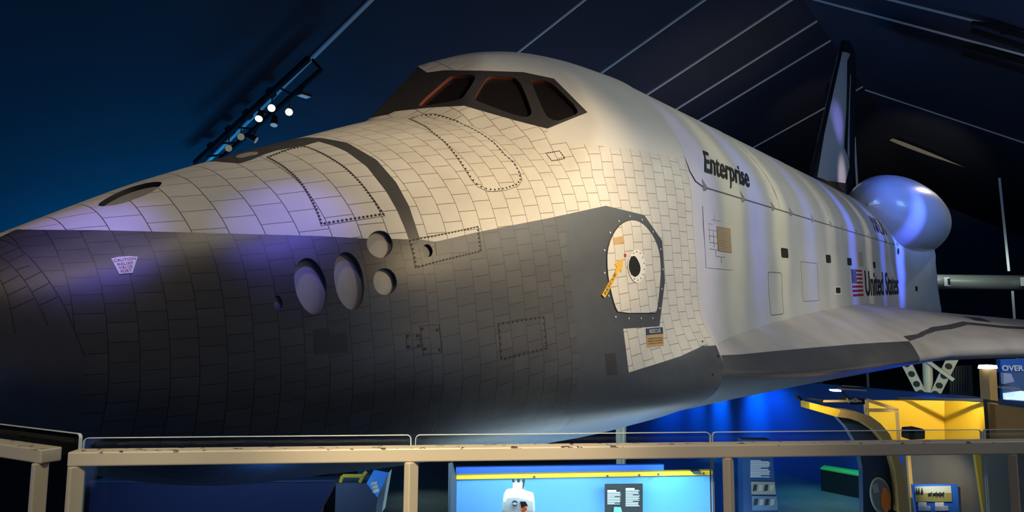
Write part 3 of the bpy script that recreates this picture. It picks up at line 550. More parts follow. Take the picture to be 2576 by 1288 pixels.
# ================================================================== THE SHUTTLE
def rrect(q, f=.13):
    out = []
    for i in range(len(q)):
        p, a, b = np.array(q[i]), np.array(q[i-1]), np.array(q[(i+1) % len(q)])
        out += [tuple(p+(a-p)*f), tuple(p+(a-p)*f*.3+(b-p)*f*.3), tuple(p+(b-p)*f)]
    return out
ship = empty('space_shuttle', label='white and black space shuttle orbiter filling the hall, nose to the left', cat='space shuttle')
ship.matrix_world = MS
B_ = BAKED
XG = np.concatenate([np.array([0, .01, .03, .06, .1, .15, .21, .28, .36, .45]), np.arange(.53, 8.75, .07), [8.79]])
TG = np.radians(np.concatenate([np.arange(-90, 90.01, 2.5)]))
be = [(0, B_['black_edge'][0][1])]+B_['black_edge']; be = [p for p in be if p[0] < 8.79]+[(8.79, B_['black_edge'][-1][1])]
top = pi/2
def smooth_open(l, n=2):
    for _ in range(n):
        q = [l[0]]
        for a, b in zip(l[:-1], l[1:]): a_, b_ = np.array(a), np.array(b); q += [tuple(a_*.75+b_*.25), tuple(a_*.25+b_*.75)]
        l = q+[l[-1]]
    return l
bf, br = smooth_open(B_['band_front'], 3), smooth_open(B_['band_rear'], 3); tde = B_['top_dark_edge']
band = [(p[0], p[1]) for p in bf[::-1]]+[(br[0][0]-.28, top)]+[(br[0][0], top)]+br
cap = [(tde[0][0], top)]+tde+[(bf[0][0]+.02, bf[0][1])]+[(br[0][0]-.1, top)]
blackp = be+[(8.79, -2), (0, -2)]
sh = B_['shield']; sh = [(4.83, top)]+sh+[(5.95, top)]
sh[-1] = (sh[-2][0]+.02, top)
shell_lines = [be, bf+[be[0]][:0], br]
sr = B_['smooth_roof']; sroof = sr+[(8.79, sr[-1][1]), (8.79, top), (5.9, top)]
loops = [sh, cap, B_['dark_tile_a'], B_['dark_tile_b']]
holes = [rounded(B_[k]) for k in ('pane_a', 'pane_b', 'pane_c', 'jet_a', 'jet_b', 'jet_c', 'jet_d', 'jet_e', 'round_port', 'oms_hole')]
def clampt(l): return [(min(max(p[0], 0), 8.79), min(max(p[1], -top), top)) for p in l]
P, T = skin(XG, TG, [clampt(l) for l in shell_lines+[sr, [(5.75, -.95), (5.75, .45)], [(3.72, -1.4), (3.72, .1)], [(0, -.98), (8.79, -.98)], smooth_open(B_['cap_a'], 1)]], [clampt(l) for l in loops]+holes)
cen = P[T].mean(1); ok = np.ones(len(T), bool)
for h in holes: ok &= ~inside(cen, dens(h, .1))
T, cen = T[ok], cen[ok]
mi = np.where(cen[:, 0] < 3.75, 0, 1)
mi[inside(cen, sroof)] = 9
nosecap = smooth_open(B_['cap_a'], 1)+[(B_['cap_a'][-1][0], -1.35), (0, -1.35), (0, B_['cap_a'][0][1])]
blk = inside(cen, blackp)
mi[blk] = np.where(cen[blk][:, 0] < 3.72, 2, 3)
mi[blk & (cen[:, 1] < -.98)] = 8; mi[blk & inside(cen, nosecap)] = 10
mi[inside(cen, band) | inside(cen, cap)] = 4
hs = blk & (cen[:, 0] > 5.75); mi[hs & (mi != 8)] = 7
mi[inside(cen, sh)] = 5; mi[inside(cen, B_['dark_tile_a']) | inside(cen, B_['dark_tile_b'])] = 6
V = hull(P[:, 0], P[:, 1]); UV = hull_uv(P); T = orient(V, T, outward(hull, P))
nv = len(V); V2 = np.concatenate([V, mirror(V)]); T2 = np.concatenate([T, T[:, ::-1]+nv])
fw = mesh('forward_fuselage', V2, T2, [M_WT, M_WT2, M_BT, M_BT2, M_GD, M_SH, M_DT, M_BH, M_BU, M_PW, M_CAP], ship, True, np.concatenate([mi, mi]), np.concatenate([UV, UV]))
bm = bmesh.new(); bm.from_mesh(fw.data); bmesh.ops.remove_doubles(bm, verts=[v for v in bm.verts if abs(v.co.y) < .002], dist=.003); bm.to_mesh(fw.data); bm.free()
sp_ = fw.modifiers.new('split', 'EDGE_SPLIT'); sp_.split_angle = radians(24)
for k in sorted(k for k in B_ if k.startswith('cap_')):
    for st in (False, True): ribbon('cap_seam', smooth_open(B_[k], 2), .007, M_LINE, ship, off=.0015, star=st)
# windows
for st in (False, True):
    for k in ('pane_a', 'pane_b', 'pane_c'):
        fr = patch('window_frame', rounded(B_[k]), -.05, M_GL, ship, base=.0, wall=M_RED, step=.12, star=st)
        fr.name = 'window_pane'
    for k, dp in (('jet_a', .065), ('jet_b', .065), ('jet_c', .05), ('jet_d', .05), ('jet_e', .04)):
        patch('thruster_cover', rounded(B_[k]), -dp, M_COV, ship, base=0, wall=M_HOLE, step=.05, star=st)
    patch('thruster_cover', rounded(B_['oms_hole']), -.045, M_COV, ship, base=0, wall=M_BLK, step=.05, star=st)
    patch('round_port', rounded(B_['round_port']), -.035, M_GD, ship, base=0, wall=M_BLK, step=.05, star=st)
patch('thruster_cover', rounded(B_['top_cover']), .006, M_COV, ship)
# outlined panels with their rows of bolts
for k, n, r in (('panel_a', 92, .011), ('panel_b', 76, .010), ('panel_c', 20, .008), ('panel_d', 30, .012), ('tank_panel', 52, .009), ('panel_e', 4, .014), ('panel_f', 4, .013)):
    a = np.array(B_[k]); c0 = a.mean(0); inn = [tuple(c0+(p-c0)*(.97 if k not in ('panel_e', 'panel_f') else .78)) for p in a]
    ol = ribbon('panel_outline', B_[k], .006, M_SEAM if k in ('panel_a', 'panel_b', 'panel_c') else M_BLK, ship, closed=True)
    bolts('bolt', inn, n, r, M_BOLT, ol)
gp = patch('sensor_plate', B_['grey_patch'], .004, mat('sensor_grey', (.085, .085, .085), .45), ship)
# crew hatch
fr = patch('hatch_gap', [tuple(np.array(B_['door_hatch']).mean(0)+(np.array(p)-np.array(B_['door_hatch']).mean(0))*1.018) for p in rounded(B_['door_hatch'], 1)], .003, M_BLK, ship)
ht = patch('crew_hatch', rounded(B_['door_hatch'], 1), .012, M_WT2, ship, uvf=lambda P: hull_uv(P)+np.array([.09, .05]))
rg = patch('hatch_window_ring', rounded(B_['hatch_ring']), .022, M_WH, ht, base=.01)
bolts('bolt', [tuple(np.array(B_['hatch_ring']).mean(0)+(np.array(p)-np.array(B_['hatch_ring']).mean(0))*.86) for p in rounded(B_['hatch_ring'])], 14, .009, M_BOLT, rg, h=.026)
patch('hatch_window', rounded(B_['hatch_glass']), .026, mat('hatch_glass', (.03, .03, .03), .08, spec=.8), ht, base=.02)
patch('instruction_plate', B_['hatch_note'], .016, M_TAN, ht, base=.01)
patch('release_button', rounded(B_['hatch_button']), .018, M_FR, ht, base=.01)
# fasteners round the hatch: pale studs
hp = [tuple(np.array(B_['door_hatch']).mean(0)+(np.array(p)-np.array(B_['door_hatch']).mean(0))*1.10) for p in rounded(B_['door_hatch'], 1)]
bolts('stud', hp, 16, .012, M_WH, ship, h=.008)
ar = patch('rescue_arrow', B_['arrow'], .017, M_YW, ship, base=-.002, smooth=False, label='yellow arrow pointing at the hatch handle')
at_ = [np.array(p) for p in B_['arrow_text']]
def inset(q, a, b, c, d): 
    f = lambda u, v: tuple(bil(q, np.array([u]), np.array([v]))[0])
    return [f(a, b), f(c, b), f(c, d), f(a, d)]
q = [B_['arrow'][8], B_['arrow'][7], B_['arrow'][1], B_['arrow'][0]]
q = [B_['arrow'][8], B_['arrow'][7], B_['arrow'][2], B_['arrow'][0]]
q = [B_['arrow'][8], tuple((np.array(B_['arrow'][6])*.55+np.array(B_['arrow'][7])*.45)), B_['arrow'][2], B_['arrow'][0]]
hull_text('rescue_letters', 'RESCUE', inset(q, .08, .22, .86, .74), M_BLK, ar, off=.020)
pl = patch('rescue_placard', B_['placard_top']+[], .006, M_NV, ship, smooth=False, label='navy RESCUE placard under the hatch')
q = B_['placard_top']; q = [q[3], q[2], q[1], q[0]]
hull_text('rescue_letters', 'RESCUE', inset(q, .18, .25, .84, .8), M_WH, pl, off=.009)
p2 = patch('instruction_placard', B_['placard_low'], .006, M_TAN, ship, smooth=False)
q = B_['placard_low']; q = [q[3], q[2], q[1], q[0]]
for i, s in enumerate(('UPPER EJECTION PANELS', 'EMERGENCY ENTRANCE', 'CONTROL ON OTHER SIDE')):
    hull_text('placard_letters', s, inset(q, .06, .62-.2*i, .94, .74-.2*i), M_BLK, p2, off=.009)
q = B_['hatch_note']; q = [q[3], q[2], q[1], q[0]]
cb = B_['caution_box']; q = [(cb[3][0]-.03, cb[3][1]), cb[2], cb[1], cb[0]]
ca = patch('caution_sign', B_['caution'], .006, M_WH, ship, smooth=False, label='white fan-shaped caution sign on the nose')
xc = (cb[2][0]+cb[3][0])/2; hw = (cb[1][0]-cb[0][0])/2; q = [(xc-hw, cb[3][1]), (xc+hw, cb[2][1]), cb[1], cb[0]]
for s, a, b_, c_, d_ in (('CAUTION', .08, .76, .92, .93), ('RELIEF', .20, .52, .80, .67), ('VALVE', .24, .30, .76, .46), ('PORT', .30, .07, .70, .24)):
    hull_text('caution_letters', s, inset(q, a, b_, c_, d_), M_FR, ca, off=.009)

# mid and aft fuselage
XM = np.concatenate([[8.79], np.arange(9, 28.01, .25), np.arange(28.3, 32.31, .2)]); XM[-1] = 32.3
P, T = skin(XM, TG); V = hull(P[:, 0], P[:, 1]); T = orient(V, T, outward(hull, P)); cen = P[T].mean(1); zc = V[T].mean(1)[:, 2]
for nm, a, b in (('mid_fuselage', 8.7, 28.0), ('aft_fuselage', 28.0, 32.4)):
    m = (cen[:, 0] > a) & (cen[:, 0] < b); t = T[m]; z_ = (zc[m] < (-2.55 if a < 20 else -2.9)).astype(int)
    V2 = np.concatenate([V, mirror(V)]); T2 = np.concatenate([t, t[:, ::-1]+len(V)])
    used, inv = np.unique(T2, return_inverse=True)
    mesh(nm, V2[used], inv.reshape(-1, 3), [M_PW, M_BU], ship, True, np.concatenate([z_, z_]), np.concatenate([hull_uv(P)]*2)[used])
ring = hull(np.full(37, 32.3), np.linspace(-top, top, 37)); ring = np.concatenate([ring, mirror(ring)[::-1]])
mesh('aft_bulkhead', np.concatenate([ring, ring+np.array([.35, 0, 0])*np.clip((1.5-ring[:, 2:3])/4, 0, 1)]), [tuple(range(74, 148))]+[(i, (i+1) % 74, 74+(i+1) % 74, 74+i) for i in range(74)], M_PW, ship)
hz = [(p[0], p[1]) for p in B_['hinges']]; th0 = .335
doorp = [(9.3, th0), (9.02, th0+.02), (8.87, th0+.07), (8.82, th0+.15), (8.80, top-.001), (28.1, top-.001), (28.1, th0)]
for st in (False, True):
    dr = patch('payload_bay_door', doorp, .014, M_PW, ship, step=.3, star=st)
    ribbon('door_seam', [(28.1, th0), (9.3, th0), (9.02, th0+.02), (8.87, th0+.07), (8.815, th0+.15), (8.80, top-.02)], .012, M_SEAM, dr, off=.016, star=st)
    for x in (13.39, 17.99, 22.6): ribbon('panel_seam', [(x, th0), (x, top-.02)], .02, mat('pale_seam', (.5, .49, .46), .5) if x == 13.39 and not st else bpy.data.materials['pale_seam'], dr, off=.018, star=st)
    for i, (x, t) in enumerate(hz):
        # hinge fairing: a small pyramid-like bump over the hinge line
        c = hull(np.array([x]), np.array([th0]))[0]; y = c[1]; z0 = c[2]
        pts = np.array([(x-.08, y, z0+.13), (x-.08, y, z0-.09), (x+.10, y, z0-.04), (x+.08, y, z0+.05), (x-.02, y-.06, z0+.0), (x+.06, y-.04, z0-.01)])
        if st: pts = mirror(pts)
        fs = [(0, 1, 4), (0, 4, 5, 3), (1, 2, 5, 4), (2, 3, 5), (0, 3, 2, 1)]
        mesh('hinge_fairing', pts, fs, bpy.data.materials.get('fairing_grey') or mat('fairing_grey', (.30, .29, .27), .5), ship)
M_VD = mat('vent_dark', (.02, .018, .015), .5)
for st in (False, True):
    for k in ('vent_a', 'vent_b', 'vent_c', 'vent_d', 'vent_e', 'vent_f'):
        patch('vent_opening', rrect(B_[k]), .006, M_VD, ship, star=st, step=.15)
    patch('vent_frame', B_['vent_e_frame'], .003, M_WH, ship, star=st, step=.2)
    patch('umbilical_port', rounded(B_['umbilical']), .006, M_VD, ship, star=st, step=.2)
    rp = patch('radiator_recess', B_['side_panel'], .01, M_PW, ship, star=st, step=.3)
    lv = patch('louver', B_['louver'], .02, M_TAN, rp, star=st, step=.3)
    for k in range(12):
        q = B_['louver']; q4 = [q[3], q[2], q[1], q[0]]; f = (k+.5)/12
        ribbon('louver_slat', inset(q4, .04, f, .96, f)[:2], .012, M_COV, lv, off=.026, star=st)
    q4 = [B_['side_panel'][i] for i in (3, 2, 1, 0)]
    for a, b, c, d in ((.15, .73, .5, .73), (.15, .63, .5, .63), (.15, .53, .5, .53), (.15, .42, .5, .42), (.15, .31, .5, .31), (.3, .81, .65, .81), (.35, .2, .7, .2), (.18, .45, .18, .72), (.32, .35, .32, .62), (.4, .74, .4, .9), (.36, .2, .36, .3), (.55, .1, .55, .2)):
        ln = [tuple(bil(q4, np.array([a]), np.array([b]))[0]), tuple(bil(q4, np.array([c]), np.array([d]))[0])]
        ribbon('tile_joint', ln, .008, M_SEAM, rp, off=.013, star=st)
    patch('pale_patch', B_['pale_patch'], .005, mat('faded_patch', (.42, .36, .33), .5) if not st else bpy.data.materials['faded_patch'], ship, star=st, step=.3)
    ribbon('panel_outline', B_['access_a'], .014, M_SEAM, ship, closed=True, star=st)
    ribbon('panel_outline', B_['access_b'], .010, M_SEAM, ship, closed=True, star=st)
e = B_['enterprise']; hull_text('name_letters', 'Enterprise', [(9.52, .437), (11.72, .437), (12.12, .598), (9.93, .598)], M_BLK, ship, off=.018, bold=.02, base0=.73, label='black Enterprise lettering on the payload bay door')
hull_text('country_letters', 'United States', [(21.9, -.345), (28.3, -.349), (28.3, -.062), (21.8, -.065)], M_BLK, ship, off=.012, bold=.015, base0=.74, label='black United States lettering on the side')
# flag: red stripes, white stripes are the hull, blue canton
f4 = [B_['flag'][i] for i in (3, 2, 1, 0)]
for k in range(7):
    a = 1-(2*k+1)/13; b = 1-(2*k)/13
    patch('flag_stripe', inset(f4, .44 if k < 4 else 0, a, 1, b), .010, M_FR, ship, step=.3)
ct = patch('flag_canton', inset(f4, 0, 6.2/13, .42, 1), .010, M_FB, ship, step=.3)
for r in range(9):
    ribbon('star_row', inset(f4, .02, .515+.055*r, .40, .515+.055*r)[:2], .018, M_COV, ct, off=.014)
# worm letters on the door end
W4 = [(27.0, .43), (28.05, .43), (28.05, .70), (27.0, .70)]
def worm(quad, m, parent, fn=hull, off=.03, star=False, wd=.05):
    def g(pts): return [tuple(bil(quad, np.array([p[0]]), np.array([p[1]]))[0]) for p in pts]
    L = [[(0, 0), (0, .95), (.06, 1), (.16, .05), (.22, 0), (.22, 1)], [(.27, 0), (.36, 1), (.45, 0)], [(.72, 1), (.55, 1), (.5, .9), (.5, .6), (.55, .5), (.68, .5), (.72, .4), (.72, .1), (.68, 0), (.5, 0)], [(.78, 0), (.87, 1), (1, 0)]]
    for l in L: ribbon('worm_letter', g(l), wd, m, parent, fn=fn, off=off, star=star)
worm([(24.7, .445), (27.0, .44), (27.1, .655), (25.2, .665)], M_BLK, ship, wd=.075, off=.02)
bolts('bolt', rounded([(8.45, -.46), (8.7, -.46), (8.7, -.62), (8.45, -.62)], 0), 4, .014, M_BOLT, ship)

# wings
XW = np.concatenate([np.arange(8.0, 31.5, .16), [31.6]]); UW = np.unique(np.concatenate([np.linspace(0, .8, 20), np.linspace(.8, .97, 10), np.linspace(.97, 1.0, 7), np.linspace(1, 1.1, 10), np.linspace(1.1, 2, 20)]))
E_ = B_['w_edge']; J = B_['w_joint']; hi_ = B_['w_stripe_hi']+[(25.5, .74), (31.6, .80)]; lo_ = B_['w_stripe_lo']+[(25.5, .79), (31.6, .84)]
J = J[:-1]+[(17.45, 1.02), (17.8, 1.06)]
blackw = [(8, E_[0][1])]+E_+J[1:]+[(31.6, 1.06), (31.6, 2), (8, 2)]
stripe = hi_+lo_[::-1]
rcc = lo_+[(31.6, 1.06), (17.8, 1.06)]+J[::-1]
P, T = skin(XW, UW, [[(8, E_[0][1])]+E_+J[1:]+[(31.6, 1.06)], hi_, lo_], [B_['w_patch']], ts=4, tol=.25)
cen = P[T].mean(1); mi = np.zeros(len(T), int); mi[inside(cen, blackw)] = 1; mi[inside(cen, rcc)] = 2; mi[inside(cen, stripe) | inside(cen, B_['w_patch'])] = 3
V = wing(P[:, 0], P[:, 1]); up_ = np.clip((1-P[:, 1])*20, -1, 1); T = orient(V, T, np.stack([0*up_, -(1-abs(up_))-.05, up_], -1))
for st in (False, True):
    VV = mirror(V) if st else V; TT = T[:, ::-1] if st else T
    wg = mesh('wing', VV, TT, [M_WING, M_BW, M_RCC, M_GD], ship, True, mi)
M_FLN = mat('wing_crease', (.30, .28, .28), .6)
# closing faces of the wings at the tip and trailing edge
for st in (False, True):
    r = wing(np.full(len(UW), 31.6), UW); r = mirror(r) if st else r
    mesh('trailing_edge', r, [tuple(range(len(UW)))], M_BW, ship)

# orbital manoeuvring pods
PX = [27.3, 27.45, 27.8, 28.4, 29.2, 30.2, 31.2, 32.1, 32.8, 33.3]
PC = [(-1.9, 1.8, .02, .02), (-1.92, 1.78, .42, .46), (-1.97, 1.74, .80, .88), (-2.02, 1.70, 1.12, 1.22), (-2.12, 1.65, 1.42, 1.48), (-2.22, 1.58, 1.68, 1.60), (-2.28, 1.50, 1.82, 1.60), (-2.32, 1.42, 1.84, 1.52), (-2.32, 1.36, 1.78, 1.42), (-2.32, 1.32, 1.66, 1.30)]
xs = np.concatenate([27.3+.5*np.linspace(0, 1, 8)**2, np.linspace(27.95, 33.3, 30)])
pc = pchip(PX, np.array(PC), xs); N_ = 48; V = []; 
for x, (yc, zc_, ry, rz) in zip(xs, pc):
    for j in range(N_):
        a = 2*pi*j/N_; V.append((x, yc+ry*cos(a), zc_+rz*sin(a)))
Fc = [(i*N_+j, i*N_+(j+1) % N_, (i+1)*N_+(j+1) % N_, (i+1)*N_+j) for i in range(len(xs)-1) for j in range(N_)]+[tuple(range((len(xs)-1)*N_, len(xs)*N_))]
V = np.array(V)
for st in (False, True):
    pod = mesh('engine_pod', mirror(V) if st else V, [f[::-1] for f in Fc] if st else Fc, M_POD, ship, True)
    nb = MB().tube((33.2, (1 if st else -1)*2.3, 1.4), (34.6, (1 if st else -1)*2.3, 1.5), .35, .75, 24); nb.build('engine_nozzle', M_GD, ship, smooth=True)
for y, z in ((0, 1.2), (-1.35, -.6), (1.35, -.6)):
    MB().tube((32.4, y, z), (34.9, y, z-.1), .55, 1.15, 32).build('main_engine_nozzle', M_GD, ship, smooth=True)

# vertical fin
def fle(z): return 27.12+(z-3.12)*.926
def fte(z): return np.interp(z, [2.2, 3.5, 4.5, 4.9, 8.6, 9.7, 10.4], [33.2, 34.07, 34.87, 34.94, 36.0, 36.17, 36.28])
def fin(s, z):
    s = np.asarray(s, float); z = np.asarray(z, float); a = fle(z); b = fte(z)
    th = .34*(1-.35*(z-3)/7)*np.where(s < .35, np.sqrt(np.clip(s/.35, 0, 1))*(1.5-.5*s/.35)/1.0, 1-.55*(s-.35)/.65)
    return np.stack([a+(b-a)*s, -th, z], -1)
def toS(L): return [(float(min(max((x-fle(z))/(fte(z)-fle(z)), .02), .995)), z) for x, z in L]
SG = np.concatenate([[0, .004, .012, .03], np.linspace(.06, 1, 30)]); ZG = np.linspace(2.2, 10.4, 50)
fwp, fsp = toS(B_['fin_white']), toS(B_['fin_strip'])
fwp = [(s, min(z, 10.38)) for s, z in fwp]
P, T = skin(SG, ZG, [], [fwp, fsp], ts=.15, tol=.2)
cen = P[T].mean(1); mi = np.zeros(len(T), int); mi[inside(cen, fwp) | inside(cen, fsp)] = 1
V = fin(P[:, 0], P[:, 1]); n_ = np.zeros_like(V); n_[:, 1] = -1; T = orient(V, T, n_)
V2 = np.concatenate([V, mirror(V)]); T2 = np.concatenate([T, T[:, ::-1]+len(V)])
fo = mesh('vertical_stabilizer', V2, T2, [M_FBK, M_FIN], ship, True, np.concatenate([mi, mi]))
capz = [fin(np.array([s]), np.array([10.4]))[0] for s in SG]; capm = [mirror(v) for v in capz][::-1]
mesh('fin_tip', np.array(capz+capm), [tuple(range(2*len(SG)))], M_FBK, ship)
bk = [fin(np.array([1.]), np.array([z]))[0] for z in ZG]; bkm = [mirror(v) for v in bk][::-1]
mesh('rudder_edge', np.array(bk+bkm), [tuple(range(2*len(ZG)))], M_FBK, ship)
fp = B_['fin_panel']
# landing gear: nose strut, main struts with drilled braces
M_GEAR = mat('gear_cream', (.66, .64, .50), .45); M_TYRE = mat('tyre_rubber', (.02, .02, .02), .8)
for s in (-1,):
    y = 3.8*s
    MB().tube((25.6, y, -2.8), (25.6, y, -6.55), .16, .13).build('main_strut', M_GEAR, ship, smooth=True)
    for dy in (-1.0, .95):
        br_ = MB(); a = Vector((25.45, y+dy, -3.0)); b = Vector((25.45, y+dy*.12, -5.0)); d = b-a
        u = d.normalized().cross(Vector((1, 0, 0)))*.17
        br_.prism([a+u, a-u, b-u*.8, b+u*.8], (.09, 0, 0)); ob = br_.build('drilled_brace', M_GEAR, ship)
        for f in (.12, .28, .44, .6, .76, .9):
            c = a+d*f; MB().tube(c+Vector((-.015, 0, 0)), c+Vector((.105, 0, 0)), .10, n=20).build('lightening_hole', M_BLK, ob)
    MB().bar((25.3, y+.35, -3.4), (25.3, y-.75, -4.3), .12, .12).build('cross_link', M_GEAR, ship, bevel=.02)
    for q in (-1, 1): MB().tube((25.6, y+q*.22, -6.72), (25.6, y+q*.6, -6.72), .56, n=36).build('main_wheel', M_TYRE, ship, bevel=.06, smooth=True)

# ================================================================== THE HALL
def down(p, z=0): return Vector((p.x, p.y, z))
FH = Vector((CF.x, CF.y, 0)).normalized(); RH = Vector((FH.y, -FH.x, 0))
def D(px, py, d):
    """the point seen at (px, py) on an upright plane d metres ahead of the visitor"""
    r = CF+CR*((px-1288)/FPX)-CU*((py-644)/FPX); return Vector((0, 0, EYE))+r*(d/r.dot(FH))
def G(px, py, z=0):
    r = CF+CR*((px-1288)/FPX)-CU*((py-644)/FPX); return Vector((0, 0, EYE))+r*((z-EYE)/r.z)
RZ, RY, SA, SB = 21.8, 8.5, .41, .6
def ceilA(y): return RZ-SA*(y-RY)
def ceilB(y): return RZ-SB*(RY-y)
def onA(px, py, drop=0):
    r = CF+CR*((px-1288)/FPX)-CU*((py-644)/FPX); t = (RZ+SA*RY-drop-EYE)/(SA*r.y+r.z); return Vector((0, 0, EYE))+r*t
def onB(px, py, drop=0):
    r = CF+CR*((px-1288)/FPX)-CU*((py-644)/FPX); t = (RZ-SB*RY-drop-EYE)/(-SB*r.y+r.z); return Vector((0, 0, EYE))+r*t
M_CEIL = mat('ceiling_fabric', (.016, .021, .045), .85, noise=.1, nscale=.4)
M_WALL = mat('hall_wall', (.04, .09, .20), .85, noise=.08, nscale=.3)
M_FLOOR = mat('hall_floor', (.10, .13, .14), .35, noise=.2, nscale=1.5)
M_RIB = mat('rib_metal', (.62, .60, .56), .5)
M_DECK = mat('deck_grey', (.08, .08, .09), .7)
X0, X1, Y0, Y1 = -22, 110, -13, 46
def st(name, V, Fc, m):
    return tag(mesh(name, V, Fc, m), kind='structure')
def slab(name, pts, off, m, kind='structure'):
    return tag(MB().prism(pts, off).build(name, m), kind=kind)
slab('floor', [(X0, Y0, 0), (X1, Y0, 0), (X1, Y1, 0), (X0, Y1, 0)], (0, 0, -.3), M_FLOOR)
slab('ceiling', [(X0, RY, RZ), (X1, RY, RZ), (X1, Y1, ceilA(Y1)), (X0, Y1, ceilA(Y1))], (0, 0, .3), M_CEIL)
slab('ceiling', [(X0, Y0, ceilB(Y0)), (X1, Y0, ceilB(Y0)), (X1, RY, RZ), (X0, RY, RZ)], (0, 0, .3), M_CEIL)
slab('wall_back', [(X0, Y1, 0), (X1, Y1, 0), (X1, Y1, ceilA(Y1)), (X0, Y1, ceilA(Y1))], (0, .3, 0), M_WALL)
slab('wall_front', [(X0, Y0, 0), (X1, Y0, 0), (X1, Y0, ceilB(Y0)), (X0, Y0, ceilB(Y0))], (0, -.3, 0), M_WALL)
for nm, x, dx in (('wall_left', X0, -.3), ('wall_right', X1, .3)):
    slab(nm, [(x, Y0, 0), (x, Y1, 0), (x, Y1, ceilA(Y1)), (x, RY, RZ), (x, Y0, ceilB(Y0))], (dx, 0, 0), M_WALL)
# ribs: one pair per bay, down both slopes
for i, (x, wd) in enumerate(((16.6, .16), (24.7, .10), (30.4, .10), (35.2, .11), (38.9, .09), (42.1, .09), (51.7, .08))):
    r = MB().bar((x, RY, RZ-.04), (x, Y1-.02, ceilA(Y1)-.04), wd, .08).build('trim_%d' % (2*i+1), M_RIB); tag(r, kind='structure')
for i, (a, b) in enumerate((((2155, 213), (2576, 363)), ((2110, 10), (2480, 115)), ((2265, 0), (2576, 85)))):
    p, q = onB(*a), onB(*b); x = (p.x+q.x)/2
    r = MB().bar((x, RY, RZ-.04), (x, Y0+.02, ceilB(Y0)-.04), .07, .08).build('trim_%d' % (2*i+20), M_RIB); tag(r, kind='structure')

# streak of lamp glow on a roof rib, shaped as a pale beige solid
def lens(a, b, w_, n=14):
    pts = []
    for i in range(n+1):
        t = i/n; pts.append((a+(b-a)*t, w_*sin(pi*t**.8)*(1)))
    return pts
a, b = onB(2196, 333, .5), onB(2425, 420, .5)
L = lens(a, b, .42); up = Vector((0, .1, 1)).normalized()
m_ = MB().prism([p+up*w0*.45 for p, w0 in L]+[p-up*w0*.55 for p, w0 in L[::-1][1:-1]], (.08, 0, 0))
tag(m_.build('light_streak', mat('streak_beige', (.42, .37, .30), .7)), 'long thin pale streak of lamp glow under the dark roof right of the tail, built as a solid', 'light streak')

# black lighting truss along the first rib with its lamps
M_TR = mat('truss_black', (.006, .006, .007), .85, spec=.2); M_LH = mat('lamp_housing', (.02, .02, .022), .4)
M_LAMP = mat('lamp_lit', (1, .84, .52), .5, emit=5); M_LOFF = mat('lamp_dull', (.75, .68, .52), .4, emit=.12)
p0, p1 = onA(786, 150, .45), onA(500, 412, .45); q0, q1 = onA(808, 175, 1.1), onA(548, 405, 1.1)
tr = empty('lighting_truss', p0, label='black lighting truss with two rails hung under the sloping roof above the nose', cat='lighting truss')
def P0(v): return Vector(v)-p0
MB().bar(P0(p0+Vector((-.18, 0, 0))), P0(p1+Vector((-.18, 0, 0))), .16, .22).build('upper_rail', M_TR, tr)
MB().bar(P0(q0), P0(q1), .12, .16).build('lower_rail', M_TR, tr)
MB().bar(P0(p0), P0(q0), .1).build('hanger', M_TR, tr)
for f in (.25, .45, .62, .78, .92): MB().bar(P0(p0.lerp(p1, f)), P0(q0.lerp(q1, f)), .07).build('hanger', M_TR, tr)
for f in (.3, .5, .66, .83): MB().bar(P0(p0.lerp(p1, f))+Vector((-.1, 0, .1)), P0(p0.lerp(p1, f+.035))+Vector((-.1, 0, .1)), .3, .34).build('clamp', M_TR, tr)
def lamp(px, py, lit, tilt, label, drop=1.75, big=1.0):
    c = onA(px, py, drop); e = empty('track_spotlight', c, label=label, cat='spotlight', group='spotlights on the truss')
    d = Vector(tilt).normalized(); r = .16*big
    MB().tube(-d*.42*big, -d*.02, r*.75, r, 24).build('lamp_body', M_LH, e, smooth=True)
    MB().tube(-d*.03, d*.01, r*.9, n=24).build('lens', M_LAMP if lit else M_LOFF, e, smooth=True)
    MB().bar(-d*.2*big, Vector((0, 0, .5)), .05).build('bracket', M_LH, e)
    return e
lamp(683, 272, 1, (-.6, -.75, -.5), 'lit spotlight, the topmost of the glowing lamps on the truss')
lamp(727, 282, 1, (-.6, -.75, -.5), 'lit spotlight, the rightmost of the glowing lamps below the truss')
lamp(651, 299, 1, (-.55, -.5, -.9), 'lit spotlight pointing down, the lowest of the three glowing ones')
lamp(689, 315, 0, (-.2, -.2, -1), 'dull spotlight pointing straight down under the lower truss rail')
lamp(606, 344, 0, (-.5, -.9, -.15), 'round dull lamp facing the visitor, upper of two on the truss')
lamp(575, 373, 0, (-.5, -.9, -.15), 'round dull lamp facing the visitor, closest to the nose skin')
lamp(645, 353, 0, (.7, -.6, -.5), 'dark lamp turned to the right on the lower truss rail')
c = onA(765, 239, 1.2); fl = empty('flood_light', c, label='flat square floodlight hanging at the right end of the truss', cat='floodlight')
MB().box((0, 0, 0), (.5, .36, .1)).build('lamp_body', M_LH, fl); MB().box((0, 0, -.06), (.42, .3, .03)).build('lens', mat('flood_glass', (.45, .55, .58), .3, emit=.12), fl)
MB().bar((0, 0, 0), tuple((q0.lerp(q1, .18)-c)*.7), .05).build('bracket', M_LH, fl)
